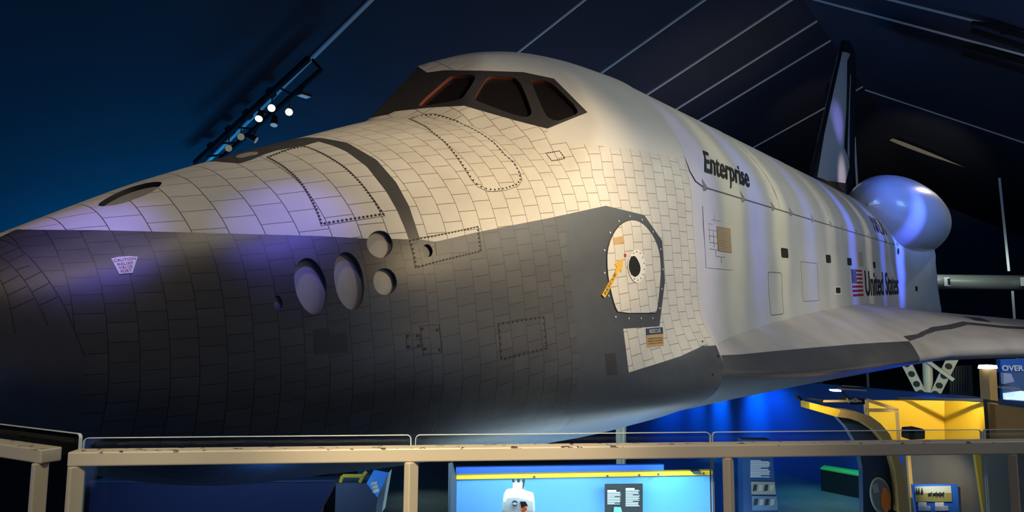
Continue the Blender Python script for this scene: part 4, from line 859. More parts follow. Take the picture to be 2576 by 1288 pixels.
# dark trays on the near slope, upper right
for (a, b), lab in ((((2480, 60), (2640, 110)), 'black double lighting tray on the roof at the upper right corner'), (((2456, 120), (2640, 172)), 'second black lighting tray below the one in the upper right corner')):
    p, q = onB(*a, .3), onB(*b, .3); e = empty('lighting_tray', p, label=lab, cat='lighting tray')
    for k in (0, .5): MB().bar((0, k, -.25*k), q-p+Vector((0, k, -.25*k)), .22, .16).build('tray_rail', M_TR, e)
    for f in (.02, .5): MB().bar((q-p)*f, (q-p)*f+Vector((0, .5, .2)), .12).build('cross_bar', M_TR, e)

# duct and poles behind the tail end
M_DUCT = mat('duct_metal', (.42, .42, .38), .35, metal=.35, bump=.3, bscale=12)
a, b = D(2330, 709, 40), D(2640, 712, 40)
du = empty('ventilation_duct', a, label='round silver ventilation duct behind the tail with square grilles', cat='air duct')
MB().tube((0, 0, 0), b-a, .44, n=32).build('duct_pipe', M_DUCT, du, smooth=True)
for px in (2383, 2574):
    c = D(px, 709, 39.3)-a
    g_ = MB().box(c, (.5, .25, .5)).build('grille', M_WH, du); MB().box(c-FH*.16, (.3, .1, .34)).build('grille_opening', M_BLK, g_)
tag(MB().bar(D(2514, 448, 38), D(2538, 682, 38), .12).build('steel_pole', M_RIB), 'long pale slanting pole between the roof and the silver duct', 'pole')
tag(MB().bar(D(2547, 732, 38), down(D(2553, 800, 38)), .12).build('steel_pole', M_RIB), 'short pale pole under the silver duct', 'pole')
tag(MB().bar(D(2150, 345, 44), down(D(2161, 470, 44)), .12).build('steel_pole', M_RIB), 'thin grey pole behind the rudder, left of the round pod', 'pole')

tag(MB().bar(D(2080, 262, 43), down(D(2042, 436, 43)), .12).build('steel_pole', mat('orange_light_line', (.62, .34, .12), .5)), 'orange line of light just left of the tail leading edge, built as a bar', 'pole')  # no pole here: bar standing in for an orange line of light
spot('light_line_fill', D(2075, 420, 40), D(2062, 345, 43), 200, (1, .7, .4), 60, 1, .1)  # added light that warms the orange bar, no fixture there
# blue partition under the belly
M_PART = mat('partition_blue', (.03, .09, .34), .6)
d_ = Vector((.43, .90, 0)).normalized(); b0 = Vector((23.9, 6.4, 0))+d_*14; b1 = Vector((23.9, 6.4, 0))-d_*9.5
tag(MB().prism([b0, b1, b1+Vector((0, 0, 3.1)), b0+Vector((0, 0, 3.1))], (.2, -.1, 0)).build('partition_wall', M_PART), 'tall blue partition wall crossing under the shuttle belly', 'partition')
n_p = Vector((-d_.y, d_.x, 0)); n_p = n_p if n_p.x < 0 else -n_p
def col(s, p, h0, w_):
    o = spot('blue_lamp', b0-d_*s+n_p*1.3+Vector((0, 0, h0)), b0-d_*s+Vector((0, 0, h0-1.0)), p, (0, .33, 1), 110, 1, .08); o.scale = (w_, 1, 1)
for s_, p_, h_, w_ in ((12.3, 300, 3.05, .35), (10.6, 420, 3.0, .28), (9.4, 200, 3.0, .3), (7.6, 160, 2.9, .5)): col(s_, p_, h_, w_)
spot('blue_lamp', b0-d_*13+n_p*1.0+Vector((0, 0, 3.0)), b0-d_*13.2+Vector((0, 0, 1.2)), 160, (0, .22, 1), 130, 1, .1)
spot('blue_lamp', b0-d_*18.5+n_p*.9+Vector((0, 0, 3.0)), b0-d_*18.5+Vector((0, 0, 1.6)), 500, (0, .25, 1), 120, 1, .1)
spot('blue_lamp', b0-d_*8+n_p*1.0+Vector((0, 0, 2.9)), b0-d_*8+Vector((0, 0, 1.2)), 120, (0, .22, 1), 130, 1, .1)
# strut behind the belly
tag(MB().bar(D(1558, 1060, 17), D(1560, 1180, 17), .13).bar(D(1570, 1055, 17), D(1568, 1180, 17), .08).build('support_strut', M_GEAR), 'cream metal strut standing behind the belly over the railing', 'support strut')

# ------------------------------------------------------------------ railing of the visitor platform
M_RAIL = mat('rail_paint', (.50, .45, .35), .42)
nt = M_RAIL.node_tree; N = nt.nodes.new; Lk = nt.links.new; pb = nt.nodes['Principled BSDF']
tc = N('ShaderNodeTexCoord'); mp = N('ShaderNodeMapping'); mp.inputs['Scale'].default_value = (26, 26, 60); nz = N('ShaderNodeTexNoise'); nz.inputs['Scale'].default_value = 1; nz.inputs['Detail'].default_value = 4
gt = N('ShaderNodeMath'); gt.operation = 'GREATER_THAN'; gt.inputs[1].default_value = .62
sep = N('ShaderNodeSeparateXYZ'); cmp_ = N('ShaderNodeMath'); cmp_.operation = 'COMPARE'; cmp_.inputs[1].default_value = 0.0; cmp_.inputs[2].default_value = .006
mul = N('ShaderNodeMath'); mul.operation = 'MULTIPLY'; mx = N('ShaderNodeMix'); mx.data_type = 'RGBA'; mx.inputs[6].default_value = (.50, .45, .35, 1); mx.inputs[7].default_value = (.04, .02, .015, 1)
Lk(tc.outputs['Object'], mp.inputs[0]); Lk(mp.outputs[0], nz.inputs['Vector']); Lk(nz.outputs[0], gt.inputs[0]); Lk(tc.outputs['Object'], sep.inputs[0]); Lk(sep.outputs[2], cmp_.inputs[0])
Lk(gt.outputs[0], mul.inputs[0]); Lk(cmp_.outputs[0], mul.inputs[1]); Lk(mul.outputs[0], mx.inputs[0]); Lk(mx.outputs[2], pb.inputs['Base Color'])
M_PANE = bpy.data.materials.new('clear_glass'); M_PANE.use_nodes = True; nt = M_PANE.node_tree; nt.nodes.clear()
o_ = nt.nodes.new('ShaderNodeOutputMaterial'); mxs = nt.nodes.new('ShaderNodeMixShader'); tr_ = nt.nodes.new('ShaderNodeBsdfTransparent'); gl = nt.nodes.new('ShaderNodeBsdfGlossy'); fr_ = nt.nodes.new('ShaderNodeFresnel')
tr_.inputs[0].default_value = (.90, .94, .93, 1); gl.inputs['Roughness'].default_value = .06; fr_.inputs[0].default_value = 1.35
nt.links.new(fr_.outputs[0], mxs.inputs[0]); nt.links.new(tr_.outputs[0], mxs.inputs[1]); nt.links.new(gl.outputs[0], mxs.inputs[2]); nt.links.new(mxs.outputs[0], o_.inputs[0])
M_EDGE = mat('glass_edge', (.62, .70, .74), .25, spec=.8)
ZR = EYE-.513; ZD = 3.2; ht_ = .06
def rail(name, a, b, posts, panes, label, wd=.085, ht=.058, gh=.036):
    """top rail from a to b (x, y), square posts and glass panes standing behind them"""
    a = Vector((a[0], a[1], 0)); b = Vector((b[0], b[1], 0)); L_ = (b-a).length; u = (b-a)/L_; n = Vector((-u.y, u.x, 0))
    if n.dot(FH) < 0: n = -n
    e = empty(name, (a.x, a.y, ZR), label=label, cat='railing')
    z0 = ZR
    MB().bar(n*wd/2-Vector((0, 0, ht/2)), u*L_+n*wd/2-Vector((0, 0, ht/2)), wd, ht).build('top_rail', M_RAIL, e, bevel=.006)
    for s in posts:
        MB().bar(u*s+n*.0175-Vector((0, 0, ht)), u*s+n*.0175-Vector((0, 0, ZR-ZD)), .056, .035, up=u.cross(n)).build('post', M_RAIL, e, bevel=.005)
    MB().bar(n*wd/2-Vector((0, 0, ZR-ZD-.06)), u*L_+n*wd/2-Vector((0, 0, ZR-ZD-.06)), wd*.6, .06).build('bottom_rail', M_RAIL, e, bevel=.006)
    for s0, s1 in panes:
        r = .018; h = gh; pts = [(s0, -.95), (s1, -.95)]
        for k in range(5): an = k/4*pi/2; pts.append((s1-r+r*cos(an), h-r+r*sin(an)))
        for k in range(5): an = pi/2+k/4*pi/2; pts.append((s0+r+r*cos(an), h-r+r*sin(an)))
        off = n*(wd+.04)
        g_ = MB().prism([u*s+off+Vector((0, 0, z)) for s, z in pts], n*.012).build('glass_pane', M_PANE, e)
        ed = MB(); P_ = [u*s+off+n*.006+Vector((0, 0, z)) for s, z in pts]+[u*s0+off+n*.006-Vector((0, 0, .95))]
        for i in range(1, len(P_)-1): ed.bar(P_[i], P_[i+1], .0135, .0025 if 2 < i < 12 else .004, up=n.cross(P_[i+1]-P_[i]))
        ed.build('glass_edge', M_EDGE, g_)
    return e
def railpt(px, d): 
    p = D(px, 900, d); return (p.x, p.y)
A_, B2 = railpt(187, 2.83), railpt(2900, 3.34)
va = Vector(A_); vb = Vector(B2); LL = (vb-va).length
def along(px):
    # distance along the rail of the point seen at px
    r = CF+CR*((px-1288)/FPX); a, b = va, vb-va; den = r.x*b.y-r.y*b.x; return ((a.y*r.x-a.x*r.y)/(-den))*LL
rail('platform_railing', A_, B2, [.03, along(1046), along(1822), along(2520)], [(along(205)+.0, along(1041)), (along(1053), along(1803)), (along(1809), along(2493)), (along(2499), LL-.05)],
     'long cream painted steel railing with clear glass panes across the foreground', )
C_, D_ = railpt(-420, 3.75), railpt(122, 2.88)
vc = Vector(C_); LC = (Vector(D_)-vc).length
rail('platform_railing', C_, D_, [LC-.03, LC-1.4], [(.0, LC+.045)], 'short cream railing section at the left edge, its end facing the gap', gh=.05)
MB().bar((0, 0, 0), (0, 0, -.85), .022, .012).build('edge_gleam', mat('gleam_pale', (.20, .42, .66), .4), bpy.data.objects['platform_railing']).location = ((vb-va)/LL*along(228)).to_3d()+FH*.05-Vector((0, 0, ht_))  # pale bar, its colour standing in for bright refraction at the pane edge
# deck under the visitor, ends at the railing
back = -FH*7
slab('floor_deck', [Vector((C_[0], C_[1], ZD)), Vector((D_[0], D_[1], ZD)), Vector((A_[0], A_[1], ZD)), Vector((B2[0], B2[1], ZD)), Vector((B2[0], B2[1], ZD))+back, Vector((C_[0], C_[1], ZD))+back], (0, 0, -.25), M_DECK)

# ------------------------------------------------------------------ exhibits on the hall floor
def board(name, pts, th, m, parent=None, back_=1):
    c = sum((Vector(p) for p in pts), Vector())/len(pts); e = None
    return MB().prism(pts, FH*th*back_).build(name, m, parent)
M_DISP = mat('display_blue', (.11, .33, .72), .5); M_DISP2 = mat('display_header', (.02, .12, .62), .5)
M_YEL = mat('yellow_paint', (.80, .50, .02), .5); M_TANP = mat('booth_tan', (.42, .27, .10), .55); M_DN = mat('navy_panel', (.012, .03, .075), .5)
M_SL = mat('slate_panel', (.05, .07, .10), .5); M_TXT = mat('white_text', (.72, .78, .82), .6); M_DK = mat('charcoal_panel', (.02, .025, .03), .5)
def rel(pts, o): return [Vector(p)-o for p in pts]
# dark navy wall under the nose
d = 11.4; a = D(228, 1213, d); o = down(a)
e = empty('display_wall', o, label='wide dark navy wall under the nose, its right edge slanting', cat='display wall')
pts = [D(228, 1213, d), D(520, 1211, d), D(842, 1210, d), D(800, 1288, d), down(D(770, 1330, d)), down(D(228, 1213, d))]
MB().prism(rel(pts, o), FH*.35).build('wall_panel', mat('deep_navy', (.022, .035, .10), .55), e)
MB().bar(Vector(D(228, 1212, d))-o-FH*.01, Vector(D(842, 1209, d))-o-FH*.01, .04, .03).build('top_trim', mat('top_trim', (.05, .07, .12), .4), e)
dd = 15.5; oo = down(D(200, 1165, dd))
e = empty('dark_backdrop', oo, label='black curtain added to darken the gap behind the navy wall under the nose', cat='backdrop')  # dark sheet added to hide the floor glow between belly and navy wall
cu = MB(); n_ = 40
P_ = [D(160+i*19, 1160, dd+.12*sin(i*1.9)) for i in range(n_)]
for i in range(n_-1): cu.quad([P_[i]-oo, P_[i+1]-oo, down(P_[i+1])-oo, down(P_[i])-oo])
cu.build('backdrop_sheet', mat('backdrop_black', (.006, .007, .013), .9), e)
MB().bar(P_[0]-oo, P_[-1]-oo, .05).build('backdrop_rail', M_TR, e)
# slate wall at the left edge
d = 9.0; o = down(D(-200, 1150, d))
e = empty('display_wall', o, label='slate blue wall behind the railing at the left edge', cat='display wall')
MB().prism(rel([D(-260, 1150, d), D(95, 1152, d), D(45, 1300, d), down(D(20, 1400, d)), down(D(-260, 1150, d))], o), FH*.3).build('wall_panel', M_SL, e)
MB().prism(rel([D(-260, 1274, d-.05), D(55, 1276, d-.05), D(46, 1300, d-.05), D(-260, 1300, d-.05)], o), FH*.03).build('blue_band', M_DISP2, e)
# kiosk
d = 10.5; o = down(D(905, 1200, d))
e = empty('information_kiosk', o, label='grey kiosk with yellow frame and slanted blue information screen', cat='kiosk')
MB().prism(rel([D(845, 1216, d), D(922, 1216, d), D(950, 1252, d), D(940, 1330, d), down(D(940, 1330, d)), down(D(845, 1216, d))], o), FH*.6).build('cabinet', mat('kiosk_grey', (.10, .12, .15), .35), e)
MB().prism(rel([D(922, 1216, d-.03), D(940, 1183, d+.1), D(976, 1190, d+.1), D(949, 1251, d-.03)], o), FH*.04).build('screen', mat('screen_blue', (.02, .12, .42), .3, emit=.7), e)
MB().prism(rel([D(949, 1251, d), D(977, 1190, d), D(960, 1290, d), D(943, 1300, d)], o), FH*.3).build('side_panel', mat('kiosk_side', (.30, .34, .34), .5), e)
for a, b in (((856, 1214), (862, 1197)), ((862, 1197), (913, 1197)), ((905, 1214), (913, 1197)), ((913, 1197), (922, 1186))): MB().bar(D(*a, d)-o, D(*b, d)-o, .05).build('yellow_frame', M_YEL, e, bevel=.01)
for k in range(3): MB().box(D(940+k*2.5, 1216+k*9, d-.08)-o, (.1, .03, .05)).build('screen_icon', M_TXT, e)
# blue sky display with yellow lintel
d = 11.9; o = down(D(1147, 1200, d))
e = empty('display_wall', o, label='bright sky-blue display wall with a yellow band along its top', cat='display wall')
MB().prism(rel([D(1147, 1206, d), D(1793, 1197, d+.2), down(D(1800, 1290, d+.2)), down(D(1147, 1290, d))], o), FH*.2).build('sky_panel', M_DISP, e)
MB().prism(rel([D(1148, 1196, d-.1), D(1794, 1184, d+.1), D(1794, 1195, d+.1), D(1148, 1206, d-.1)], o), FH*.12).build('yellow_band', M_YEL, e)
MB().prism(rel([D(1147, 1176, d+.1), D(1670, 1169, d+.25), D(1670, 1186, d+.25), D(1147, 1197, d+.1)], o), FH*.1).build('blue_header', M_DISP2, e)
MB().prism(rel([D(1128, 1166, d-.4), D(1137, 1163, d-.4), D(1148, 1206, d-.1), down(D(1147, 1290, d-.1)), down(D(1128, 1290, d-.4))], o), FH*.1).build('side_return', M_SL, e)
for k, px in enumerate((1344, 1528, 1608, 1656, 1770)): MB().tube(D(px, 1200-k*2.2, d-.12)-o, D(px, 1200-k*2.2, d-.05)-o, .02, n=10).build('screw', M_BLK, e)
MB().prism(rel([D(1740, 1186, d-.25), D(1762, 1184, d-.25), D(1766, 1194, d-.2), D(1746, 1193, d-.2)], o), FH*.15).build('lamp_head', M_BLK, e)
def textpanel(o, parent, x0, y0, x1, y1, d, rows, m=M_TXT, head=2):
    """lines of small print, too small to read, as thin raised bars"""
    y = y0; h = (y1-y0)/rows; ob = MB()
    for r in range(rows):
        L_ = (x1-x0)*(.62 if r < head else random.uniform(.86, 1.0) if r % 7 else .5); hh = h*(.75 if r < head else .38)
        ob.prism([v-o for v in (D(x0, y, d), D(x0+L_, y, d), D(x0+L_, y+hh, d), D(x0, y+hh, d))], FH*.01); y += h
    return ob
d = 11.7; o2 = down(D(1522, 1220, d))
e2 = empty('information_board', o2, label='black text panel with two columns on the sky-blue display', cat='text panel')
MB().prism(rel([D(1522, 1219, d), D(1617, 1218, d), D(1617, 1300, d), D(1522, 1300, d)], o2), FH*.05).build('board', M_DK, e2)
textpanel(o2, e2, 1528, 1233, 1564, 1270, d-.02, 16).build('text_column', M_TXT, e2); textpanel(o2, e2, 1574, 1228, 1610, 1275, d-.02, 20).build('text_column', M_TXT, e2)
MB().prism(rel([D(1545, 1275, d-.02), D(1562, 1276, d-.02), D(1566, 1292, d-.02), D(1543, 1292, d-.02)], o2), FH*.01).build('picture', mat('picture_green', (.15, .45, .38), .5), e2)
# hanging underwater robot
d = 10.6; o3 = D(1303, 1207, d)
e3 = empty('underwater_robot', o3, label='white boxy underwater robot hanging in front of the sky-blue display', cat='robot')
M_RB = mat('robot_white', (.75, .78, .80), .4)
MB().prism(rel([D(1266, 1262, d), D(1274, 1248, d), D(1302, 1246, d), D(1345, 1258, d), D(1346, 1290, d), D(1262, 1290, d)], o3), FH*.5).build('hull_shell', M_RB, e3, bevel=.03)
MB().prism(rel([D(1308, 1262, d-.01), D(1322, 1262, d-.01), D(1328, 1272, d-.01), D(1312, 1278, d-.01)], o3), FH*.02).build('side_window', M_BLK, e3)
MB().tube(D(1295, 1266, d-.02)-o3, D(1295, 1266, d+.01)-o3, .042, n=24).build('round_emblem', M_FB, e3)
MB().prism(rel([D(1288, 1268, d-.03), D(1295, 1264, d-.03), D(1302, 1268, d-.03), D(1295, 1271, d-.03)], o3), FH*.01).build('emblem_bird', M_WH, e3)
MB().prism(rel([D(1310, 1284, d-.03), D(1322, 1274, d-.03), D(1326, 1282, d-.03), D(1316, 1292, d-.03)], o3), FH*.04).build('orange_marker', mat('marker_orange', (.8, .12, .02), .5), e3)
for a, b in (((1290, 1206), (1304, 1246)), ((1318, 1206), (1310, 1246)), ((1304, 1206), (1306, 1240))): MB().bar(D(*a, d+.2)-o3, D(*b, d+.2)-o3, .03).build('hoist_cable', M_BLK, e3)
MB().box(D(1304, 1232, d+.2)-o3, (.12, .12, .22)).build('hoist_block', M_RB, e3)
# tall blue text column
d = 13.5; o4 = down(D(1872, 1110, d))
e4 = empty('text_column_stand', o4, label='tall narrow blue information stand with text and two photographs', cat='information stand')
MB().prism(rel([D(1868, 1106, d), D(1940, 1107, d), D(1957, 1300, d), down(D(1957, 1300, d)), down(D(1868, 1300, d)), ], o4), FH*.3).build('stand_body', mat('stand_blue', (.015, .06, .20), .5), e4)
textpanel(o4, e4, 1888, 1158, 1940, 1202, d-.03, 16, head=0).build('text_column', M_TXT, e4)
for (a, b, c_, dd), mm in (((1890, 1212, 1952, 1244), mat('photo_grey', (.22, .26, .26), .5)), ((1892, 1248, 1957, 1284), mat('photo_blue', (.10, .18, .32), .5))):
    ph = MB().prism(rel([D(a, b, d-.03), D(c_-3, b+1, d-.03), D(c_, dd, d-.03), D(a+1, dd, d-.03)], o4), FH*.02).build('photograph', mm, e4)
    for k in range(4): MB().prism(rel([D(a+6+14*k, b+8, d-.04), D(a+15+14*k, b+7, d-.04), D(a+13+14*k, b+22, d-.04), D(a+4+14*k, b+24, d-.04)], o4), FH*.01).build('photo_detail', (M_DK, M_COV)[k % 2], ph)
# green topped bench
g0, g1, g2, g3 = G(2066, 1234), G(2182, 1258), G(2192, 1247), G(2077, 1226)
o5 = g0.copy(); e5 = empty('bench', o5, label='low black bench with a glowing green top by the blue wall', cat='bench')
hb = .66
MB().prism([g0-o5, g1-o5, g2-o5, g3-o5], (0, 0, hb-.04)).build('bench_body', M_BLK, e5)
MB().prism([v-o5+Vector((0, 0, hb-.04)) for v in (g0, g1, g2, g3)], (0, 0, .05)).build('bench_top', mat('green_top', (.12, .75, .16), .4), e5)
# curved navy arch with tan rim and yellow prow
d = 10.2; o6 = down(D(2170, 1200, d))
e6 = empty('arched_display', o6, label='navy display panel with a curved tan arch and yellow prow', cat='display panel')
arc = [(2106, 1049), (2140, 1053), (2172, 1064), (2200, 1082), (2222, 1108), (2240, 1140), (2252, 1180), (2258, 1230), (2262, 1290)]
arc2 = [(2115, 1031), (2150, 1034), (2190, 1047), (2216, 1066), (2238, 1092), (2256, 1130), (2270, 1175), (2279, 1230), (2284, 1290)]
inner = [(2106, 1049), (2130, 1075), (2150, 1108), (2164, 1146), (2170, 1180), (2172, 1290)]
MB().prism(rel([D(*p, d) for p in arc]+[D(*p, d) for p in inner[::-1]][:-1], o6), FH*.12).build('navy_panel', M_DN, e6)
MB().prism(rel([D(*p, d-.15) for p in arc]+[D(*p, d-.15) for p in arc2[::-1]], o6), FH*.3).build('arch_rim', M_TANP, e6)
MB().prism(rel([D(2036, 1012, d-.15), D(2115, 1031, d-.15), D(2106, 1049, d-.15), D(2037, 1029, d-.15)], o6), FH*.3).build('yellow_prow', M_YEL, e6)
MB().prism(rel([D(2262, 1285, d), D(2190, 1290, d), down(D(2190, 1290, d)), down(D(2262, 1290, d))], o6), FH*.12).build('panel_foot', M_DN, e6)
# oval picture on the arch
d7 = d-.04; o7 = D(2213, 1250, d7); e7 = empty('round_picture', o7, label='oval picture of a figure in an orange suit on the navy panel', cat='picture')
def disc(cx, cy, rx, ry, rot, dd, n=32):
    return [D(cx+rx*cos(2*pi*i/n)*cos(rot)-ry*sin(2*pi*i/n)*sin(rot), cy+rx*cos(2*pi*i/n)*sin(rot)+ry*sin(2*pi*i/n)*cos(rot), dd) for i in range(n)]
MB().prism(rel(disc(2216, 1247, 25, 46, -.16, d7), o7), FH*.03).build('frame', mat('frame_pale', (.55, .58, .42), .5), e7)
MB().prism(rel(disc(2216, 1247, 22, 42, -.16, d7-.02), o7), FH*.03).build('picture', mat('picture_grey', (.16, .17, .20), .5), e7)
M_OR = mat('suit_orange', (.80, .20, .02), .5)
MB().prism(rel([D(2222, 1225, d7-.03), D(2230, 1228, d7-.03), D(2240, 1250, d7-.03), D(2241, 1280, d7-.03), D(2228, 1287, d7-.03), D(2218, 1276, d7-.03), D(2217, 1245, d7-.03)], o7), FH*.02).build('orange_suit', M_OR, e7)
MB().prism(rel([D(2197, 1222, d7-.03), D(2207, 1215, d7-.03), D(2212, 1238, d7-.03), D(2200, 1242, d7-.03)], o7), FH*.02).build('pale_window', M_COV, e7)
# yellow booth behind
d = 13.0; o8 = down(D(2183, 1040, d))
e8 = empty('yellow_booth', o8, label='bright yellow angular booth with tan frame behind the arch', cat='booth')
MB().prism(rel([D(2183, 1009, d), D(2380, 1007, d-.6), D(2380, 1108, d-.6), D(2196, 1108, d)], o8), (.1, .1, 0)).build('yellow_wall', M_YEL, e8)
MB().prism(rel([D(2380, 1007, d-.6), D(2476, 1014, d-1.6), D(2478, 1108, d-1.6), D(2380, 1108, d-.6)], o8), (.1, .1, 0)).build('yellow_wall', M_YEL, e8)
MB().prism(rel([D(2476, 1013, d-1.6), D(2680, 1042, d-2.4), D(2680, 1112, d-2.4), D(2478, 1108, d-1.6)], o8), (.1, .1, 0)).build('tan_wall', M_TANP, e8)
MB().prism(rel([D(2190, 1107, d), D(2380, 1107, d-.6), D(2478, 1107, d-1.6), D(2680, 1107, d-2.4), D(2680, 1118, d-3.4), D(2230, 1112, d-1)], o8), (0, 0, -.08)).build('shelf', M_TANP, e8)
for a, b in (((2180, 1006), (2258, 1031)), ((2175, 1032), (2258, 1032)), ((2256, 1028), (2262, 1112)), ((2180, 1006), (2183, 1108))): MB().bar(D(*a, d-.9)-o8, D(*b, d-.9)-o8, .055).build('frame_bar', M_TANP, e8)
MB().bar(D(2478, 1005, d-1.7)-o8, D(2486, 1108, d-1.7)-o8, .05).build('frame_bar', M_BLK, e8)
MB().prism(rel([D(2260, 1000, d-.2), D(2478, 1004, d-1.7), D(2680, 1034, d-2.6), D(2680, 1042, d-2.6), D(2478, 1010, d-1.7), D(2260, 1006, d-.2)], o8), FH*.08).build('top_edge', M_DK, e8)
# lower part of the booth seen through the glass
MB().prism(rel([D(2285, 1112, d-1.2), D(2680, 1112, d-3.2), down(D(2680, 1290, d-3.2)), down(D(2285, 1290, d-1.2))], o8), FH*.2).build('brown_wall', mat('booth_brown', (.09, .075, .06), .5), e8)
MB().prism(rel([D(2452, 1140, d-2.6), D(2466, 1140, d-2.6), D(2491, 1300, d-2.6), D(2476, 1300, d-2.6)], o8), FH*.05).build('yellow_strip', M_YEL, e8)
MB().prism(rel([D(2282, 1140, d-1.6), D(2290, 1140, d-1.6), D(2304, 1300, d-1.6), D(2294, 1300, d-1.6)], o8), FH*.05).build('yellow_strip', M_TANP, e8)
# loudspeaker
d = 10.4; o9 = D(2305, 1107, d); e9 = empty('loudspeaker', o9, label='small black loudspeaker on the booth shelf', cat='loudspeaker')
MB().prism(rel([D(2288, 1079, d), D(2314, 1077, d), D(2328, 1081, d), D(2328, 1105, d), D(2292, 1107, d), D(2287, 1104, d)], o9), FH*.22).build('speaker_case', M_TR, e9, bevel=.015)
MB().prism(rel([D(2300, 1080, d-.01), D(2326, 1082, d-.01), D(2326, 1103, d-.01), D(2302, 1104, d-.01)], o9), FH*.01).build('speaker_grille', M_LH, e9)
# caribou picture
d = 11.0; o10 = D(2350, 1260, d); e10 = empty('picture_panel', o10, label='lit panel with a landscape photograph of grazing caribou', cat='picture panel')
MB().prism(rel([D(2296, 1220, d), D(2409, 1219, d), D(2414, 1300, d), D(2306, 1300, d)], o10), FH*.05).build('board', M_DISP2, e10)
MB().prism(rel([D(2303, 1225, d-.02), D(2392, 1223, d-.02), D(2394, 1240, d-.02), D(2304, 1241, d-.02)], o10), FH*.02).build('picture_sky', mat('pic_sky', (.50, .55, .50), .5), e10)
MB().prism(rel([D(2304, 1241, d-.02), D(2394, 1240, d-.02), D(2395, 1262, d-.02), D(2306, 1262, d-.02)], o10), FH*.02).build('picture_field', mat('pic_field', (.28, .26, .10), .5), e10)
for cx in (2340, 2352, 2362, 2370):
    MB().prism(rel([D(cx-5, 1241, d-.04), D(cx+2, 1240, d-.04), D(cx+5, 1237, d-.04), D(cx+4, 1243, d-.04), D(cx+3, 1250, d-.04), D(cx+1, 1245, d-.04), D(cx-3, 1245, d-.04), D(cx-4, 1251, d-.04)], o10), FH*.01).build('caribou_shape', M_DK, e10)
for cx in (2306, 2312, 2320): MB().prism(rel([D(cx-3, 1243, d-.04), D(cx, 1227, d-.04), D(cx+3, 1243, d-.04)], o10), FH*.01).build('tree_shape', M_DK, e10)
textpanel(o10, e10, 2311, 1264, 2343, 1286, d-.03, 7, head=3).build('text_column', M_TXT, e10); textpanel(o10, e10, 2353, 1264, 2387, 1286, d-.03, 7, head=3).build('text_column', M_TXT, e10)
spot('picture_lamp', D(2352, 1150, d-.6), D(2352, 1215, d+.4), 70, CREAM, 70, 1, .03)
# lamp boom over the arch
d = 9.9; o11 = D(2150, 1005, d); e11 = empty('lamp_boom', o11, label='black lamp boom with clamps and cables above the yellow prow', cat='lamp arm')
MB().bar(D(2020, 1001, d)-o11, D(2100, 1011, d)-o11, .02).build('boom', M_TR, e11); MB().bar(D(2070, 1009, d)-o11, D(2150, 1009, d)-o11, .03).build('boom', M_TANP, e11)
MB().prism(rel([D(2005, 994, d), D(2012, 996, d), D(2021, 1007, d), D(2014, 1008, d)], o11), FH*.1).build('lamp_head', M_TR, e11)
MB().prism(rel([D(2060, 1006, d), D(2078, 1009, d), D(2074, 1015, d), D(2062, 1012, d)], o11), FH*.1).build('lamp_head', M_TR, e11)
MB().prism(rel([D(2132, 1002, d), D(2176, 1002, d), D(2178, 1018, d), D(2140, 1019, d), D(2130, 1010, d)], o11), FH*.25).build('clamp_box', M_TR, e11, bevel=.02)
for k in range(7): MB().bar(D(2130+k*5, 1002+(k*7) % 9, d-.05)-o11, D(2137+k*5, 1012-(k*5) % 7, d-.05)-o11, .02).build('cable_loop', M_COV, e11)
MB().bar(D(2116, 985, d)-o11, D(2140, 1006, d)-o11, .02).build('boom', M_TR, e11)
MB().prism(rel([D(2095, 981, d), D(2115, 981, d), D(2118, 985, d), D(2098, 985, d)], o11), FH*.12).build('lamp_lens', mat('lamp_white', (.8, .9, 1), .4, emit=4), e11)
# things beyond the partition
dd = 24
e12 = empty('equipment_cabinet', down(D(2420, 1000, dd)), label='tall dark cabinet beyond the partition, right of the white gear braces', cat='cabinet'); oo = down(D(2420, 1000, dd))
MB().prism(rel([D(2386, 921, dd), D(2445, 919, dd), down(D(2445, 1000, dd)), down(D(2386, 1000, dd))], oo), FH*.8).build('cabinet_body', M_DK, e12)
for k in range(8): MB().bar(D(2392+k*6.5, 925, dd-.04)-oo, D(2392+k*6.5, 985, dd-.04)-oo, .03).build('rib', M_SL, e12)
for (x0, x1), lab in (((2108, 2186), 'left of two grey framed trays lying on top of the blue partition'), ((2190, 2252), 'right of two grey framed trays lying on top of the blue partition')):
    dd = 20.5; oo = D(x0, 970, dd); e = empty('framed_tray', oo, label=lab, cat='tray')
    y0 = 969+(x0-2108)*.09
    P_ = [D(x0+10, y0+2, dd+.5), D(x1, y0+7, dd+.3), D(x1-8, y0+13, dd), D(x0, y0+9, dd)]
    for i in range(4): MB().bar(P_[i]-oo, P_[(i+1) % 4]-oo, .05).build('frame_bar', M_COV, e)
    MB().prism(rel(P_, oo), (0, 0, -.03)).build('tray_floor', M_SL, e)
dd = 14.5; oo = down(D(2500, 1000, dd))
e13 = empty('sign_column', oo, label='tan upright column with a bright lamp on top at the right', cat='column')
MB().prism(rel([D(2487, 928, dd), D(2507, 928, dd), D(2511, 1010, dd), down(D(2511, 1010, dd)), down(D(2489, 1010, dd))], oo), FH*.3).build('column_shaft', M_TANP, e13)
MB().prism(rel([D(2486, 920, dd-.1), D(2508, 919, dd-.1), D(2510, 927, dd-.1), D(2484, 929, dd-.1)], oo), FH*.3).build('column_lamp', mat('lamp_cool', (.9, .95, 1), .4, emit=3), e13)
dd = 16.5; oo = down(D(2530, 900, dd))
e14 = empty('overview_sign', oo, label='navy hanging sign with large white letters OVER at the right edge', cat='sign')
MB().prism(rel([D(2516, 905, dd), D(2640, 900, dd), D(2640, 935, dd), D(2519, 937, dd)], oo), FH*.15).build('sign_board', M_DISP2, e14)
